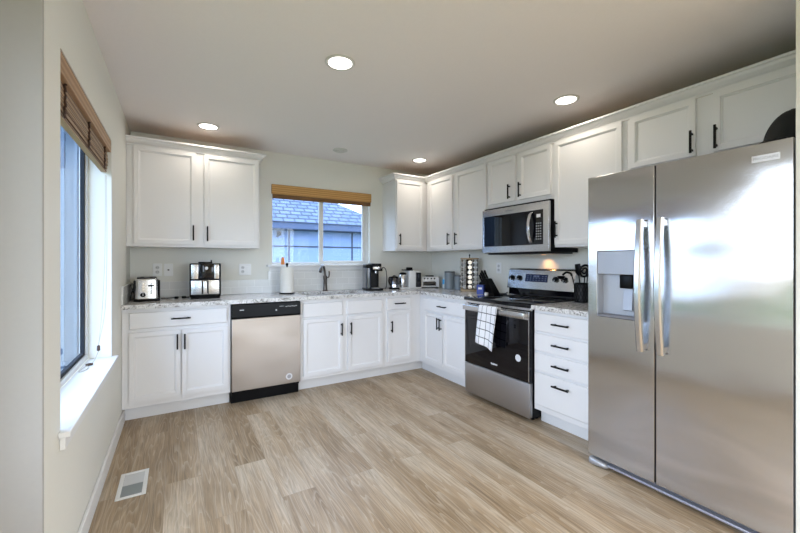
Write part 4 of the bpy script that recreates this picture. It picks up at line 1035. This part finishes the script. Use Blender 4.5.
# utensil crock
UX, UY = 3.235, -2.285
t = put('utensil_holder', 'black pierced utensil crock on the short worktop beside the fridge', 'utensil holder', UX, UY)
m = MB(); nr = 7
MB().lathe((0, 0, 0), [(.054, .0005), (.056, .004), (.056, .012), (.052, .012), (.001, .010)], 30).build('base', BLACK, t)
m = MB()
for k in range(14):
    a = 2*PI*k/14
    for s in (-1, 1):
        m.tube([(.056*math.cos(a + s*j*.17), .056*math.sin(a + s*j*.17), .010 + j*.0235) for j in range(7)], .0032, 6)
m.tube([(.057*math.cos(2*PI*k/28), .057*math.sin(2*PI*k/28), .153) for k in range(28)], .005, 8, closed=True)
m.build('lattice', BLACK, t)
MB().lathe((0, 0, 0), [(.048, .0125), (.048, .14), (.046, .14), (.046, .0135)], 24).build('liner', plain('crock_liner', (.02, .02, .022), .5), t)
def utensil(name, label, base, top, head):
    b, tp = Vector(base), Vector(top); m = MB(); d = (tp-b).normalized()
    m.tube([b, b+(tp-b)*.5, tp], [.0055, .005, .0045], 8); o = m.build(name, BLKP, None)
    tag(o, label, 'utensil')
    m = MB(); head(m, tp, d); m.build('head', BLKP, o); return o
def ladle(m, tp, d):
    m.tube(catmull([tp, tp+Vector((-.006, .012, .022)), tp+Vector((-.012, .045, .028)), tp+Vector((-.016, .075, .006))], 6), [.009]*19, 8)
    m.lathe((tp.x-.018, tp.y+.088, tp.z-.034), [(.006, 0), (.026, .008), (.034, .03), (.031, .03), (.022, .012), (.001, .006)], 18)
def spatula(m, tp, d):
    v = tp - d*.01
    m.tube([v, v+d*.03, v+d*.10], [.006, .030, .026], 12)
    for vv in m.bm.verts:
        q_ = vv.co - v; t_ = q_.dot(d); p_ = q_ - d*t_; p_.x *= .25; vv.co = v + d*t_ + p_
def masher(m, tp, d):
    m.tube([tp + Vector((.012*math.sin(2*PI*k/20), .042*math.cos(2*PI*k/20), .044 + .046*math.sin(2*PI*k/20))) for k in range(20)], .009, 8, closed=True)
    m.tube([tp + Vector((.006*math.sin(2*PI*k/16), .019*math.cos(2*PI*k/16), .044 + .022*math.sin(2*PI*k/16))) for k in range(16)], .008, 8, closed=True)
def spoon(m, tp, d):
    c = tp + d*.03
    m.lathe((c.x, c.y, c.z-.03), [(.004, 0), (.02, .018), (.024, .038), (.014, .06), (.001, .066)], 14)
    for vv in m.bm.verts: vv.co.x = c.x + (vv.co.x-c.x)*.35
utensil('ladle', 'black ladle hanging out to the left of the utensil crock', (UX-.025, UY+.015, Z+.02), (UX-.040, UY+.060, Z+.215), ladle)
utensil('spatula', 'black spatula leaning left in the utensil crock', (UX+.022, UY+.012, Z+.02), (UX+.030, UY+.045, Z+.225), spatula)
utensil('potato_masher', 'black looped masher standing at the fridge side of the crock', (UX-.012, UY-.022, Z+.02), (UX-.025, UY-.043, Z+.215), masher)
utensil('serving_spoon', 'black serving spoon at the back of the utensil crock', (UX+.020, UY-.022, Z+.02), (UX+.034, UY-.030, Z+.21), spoon)
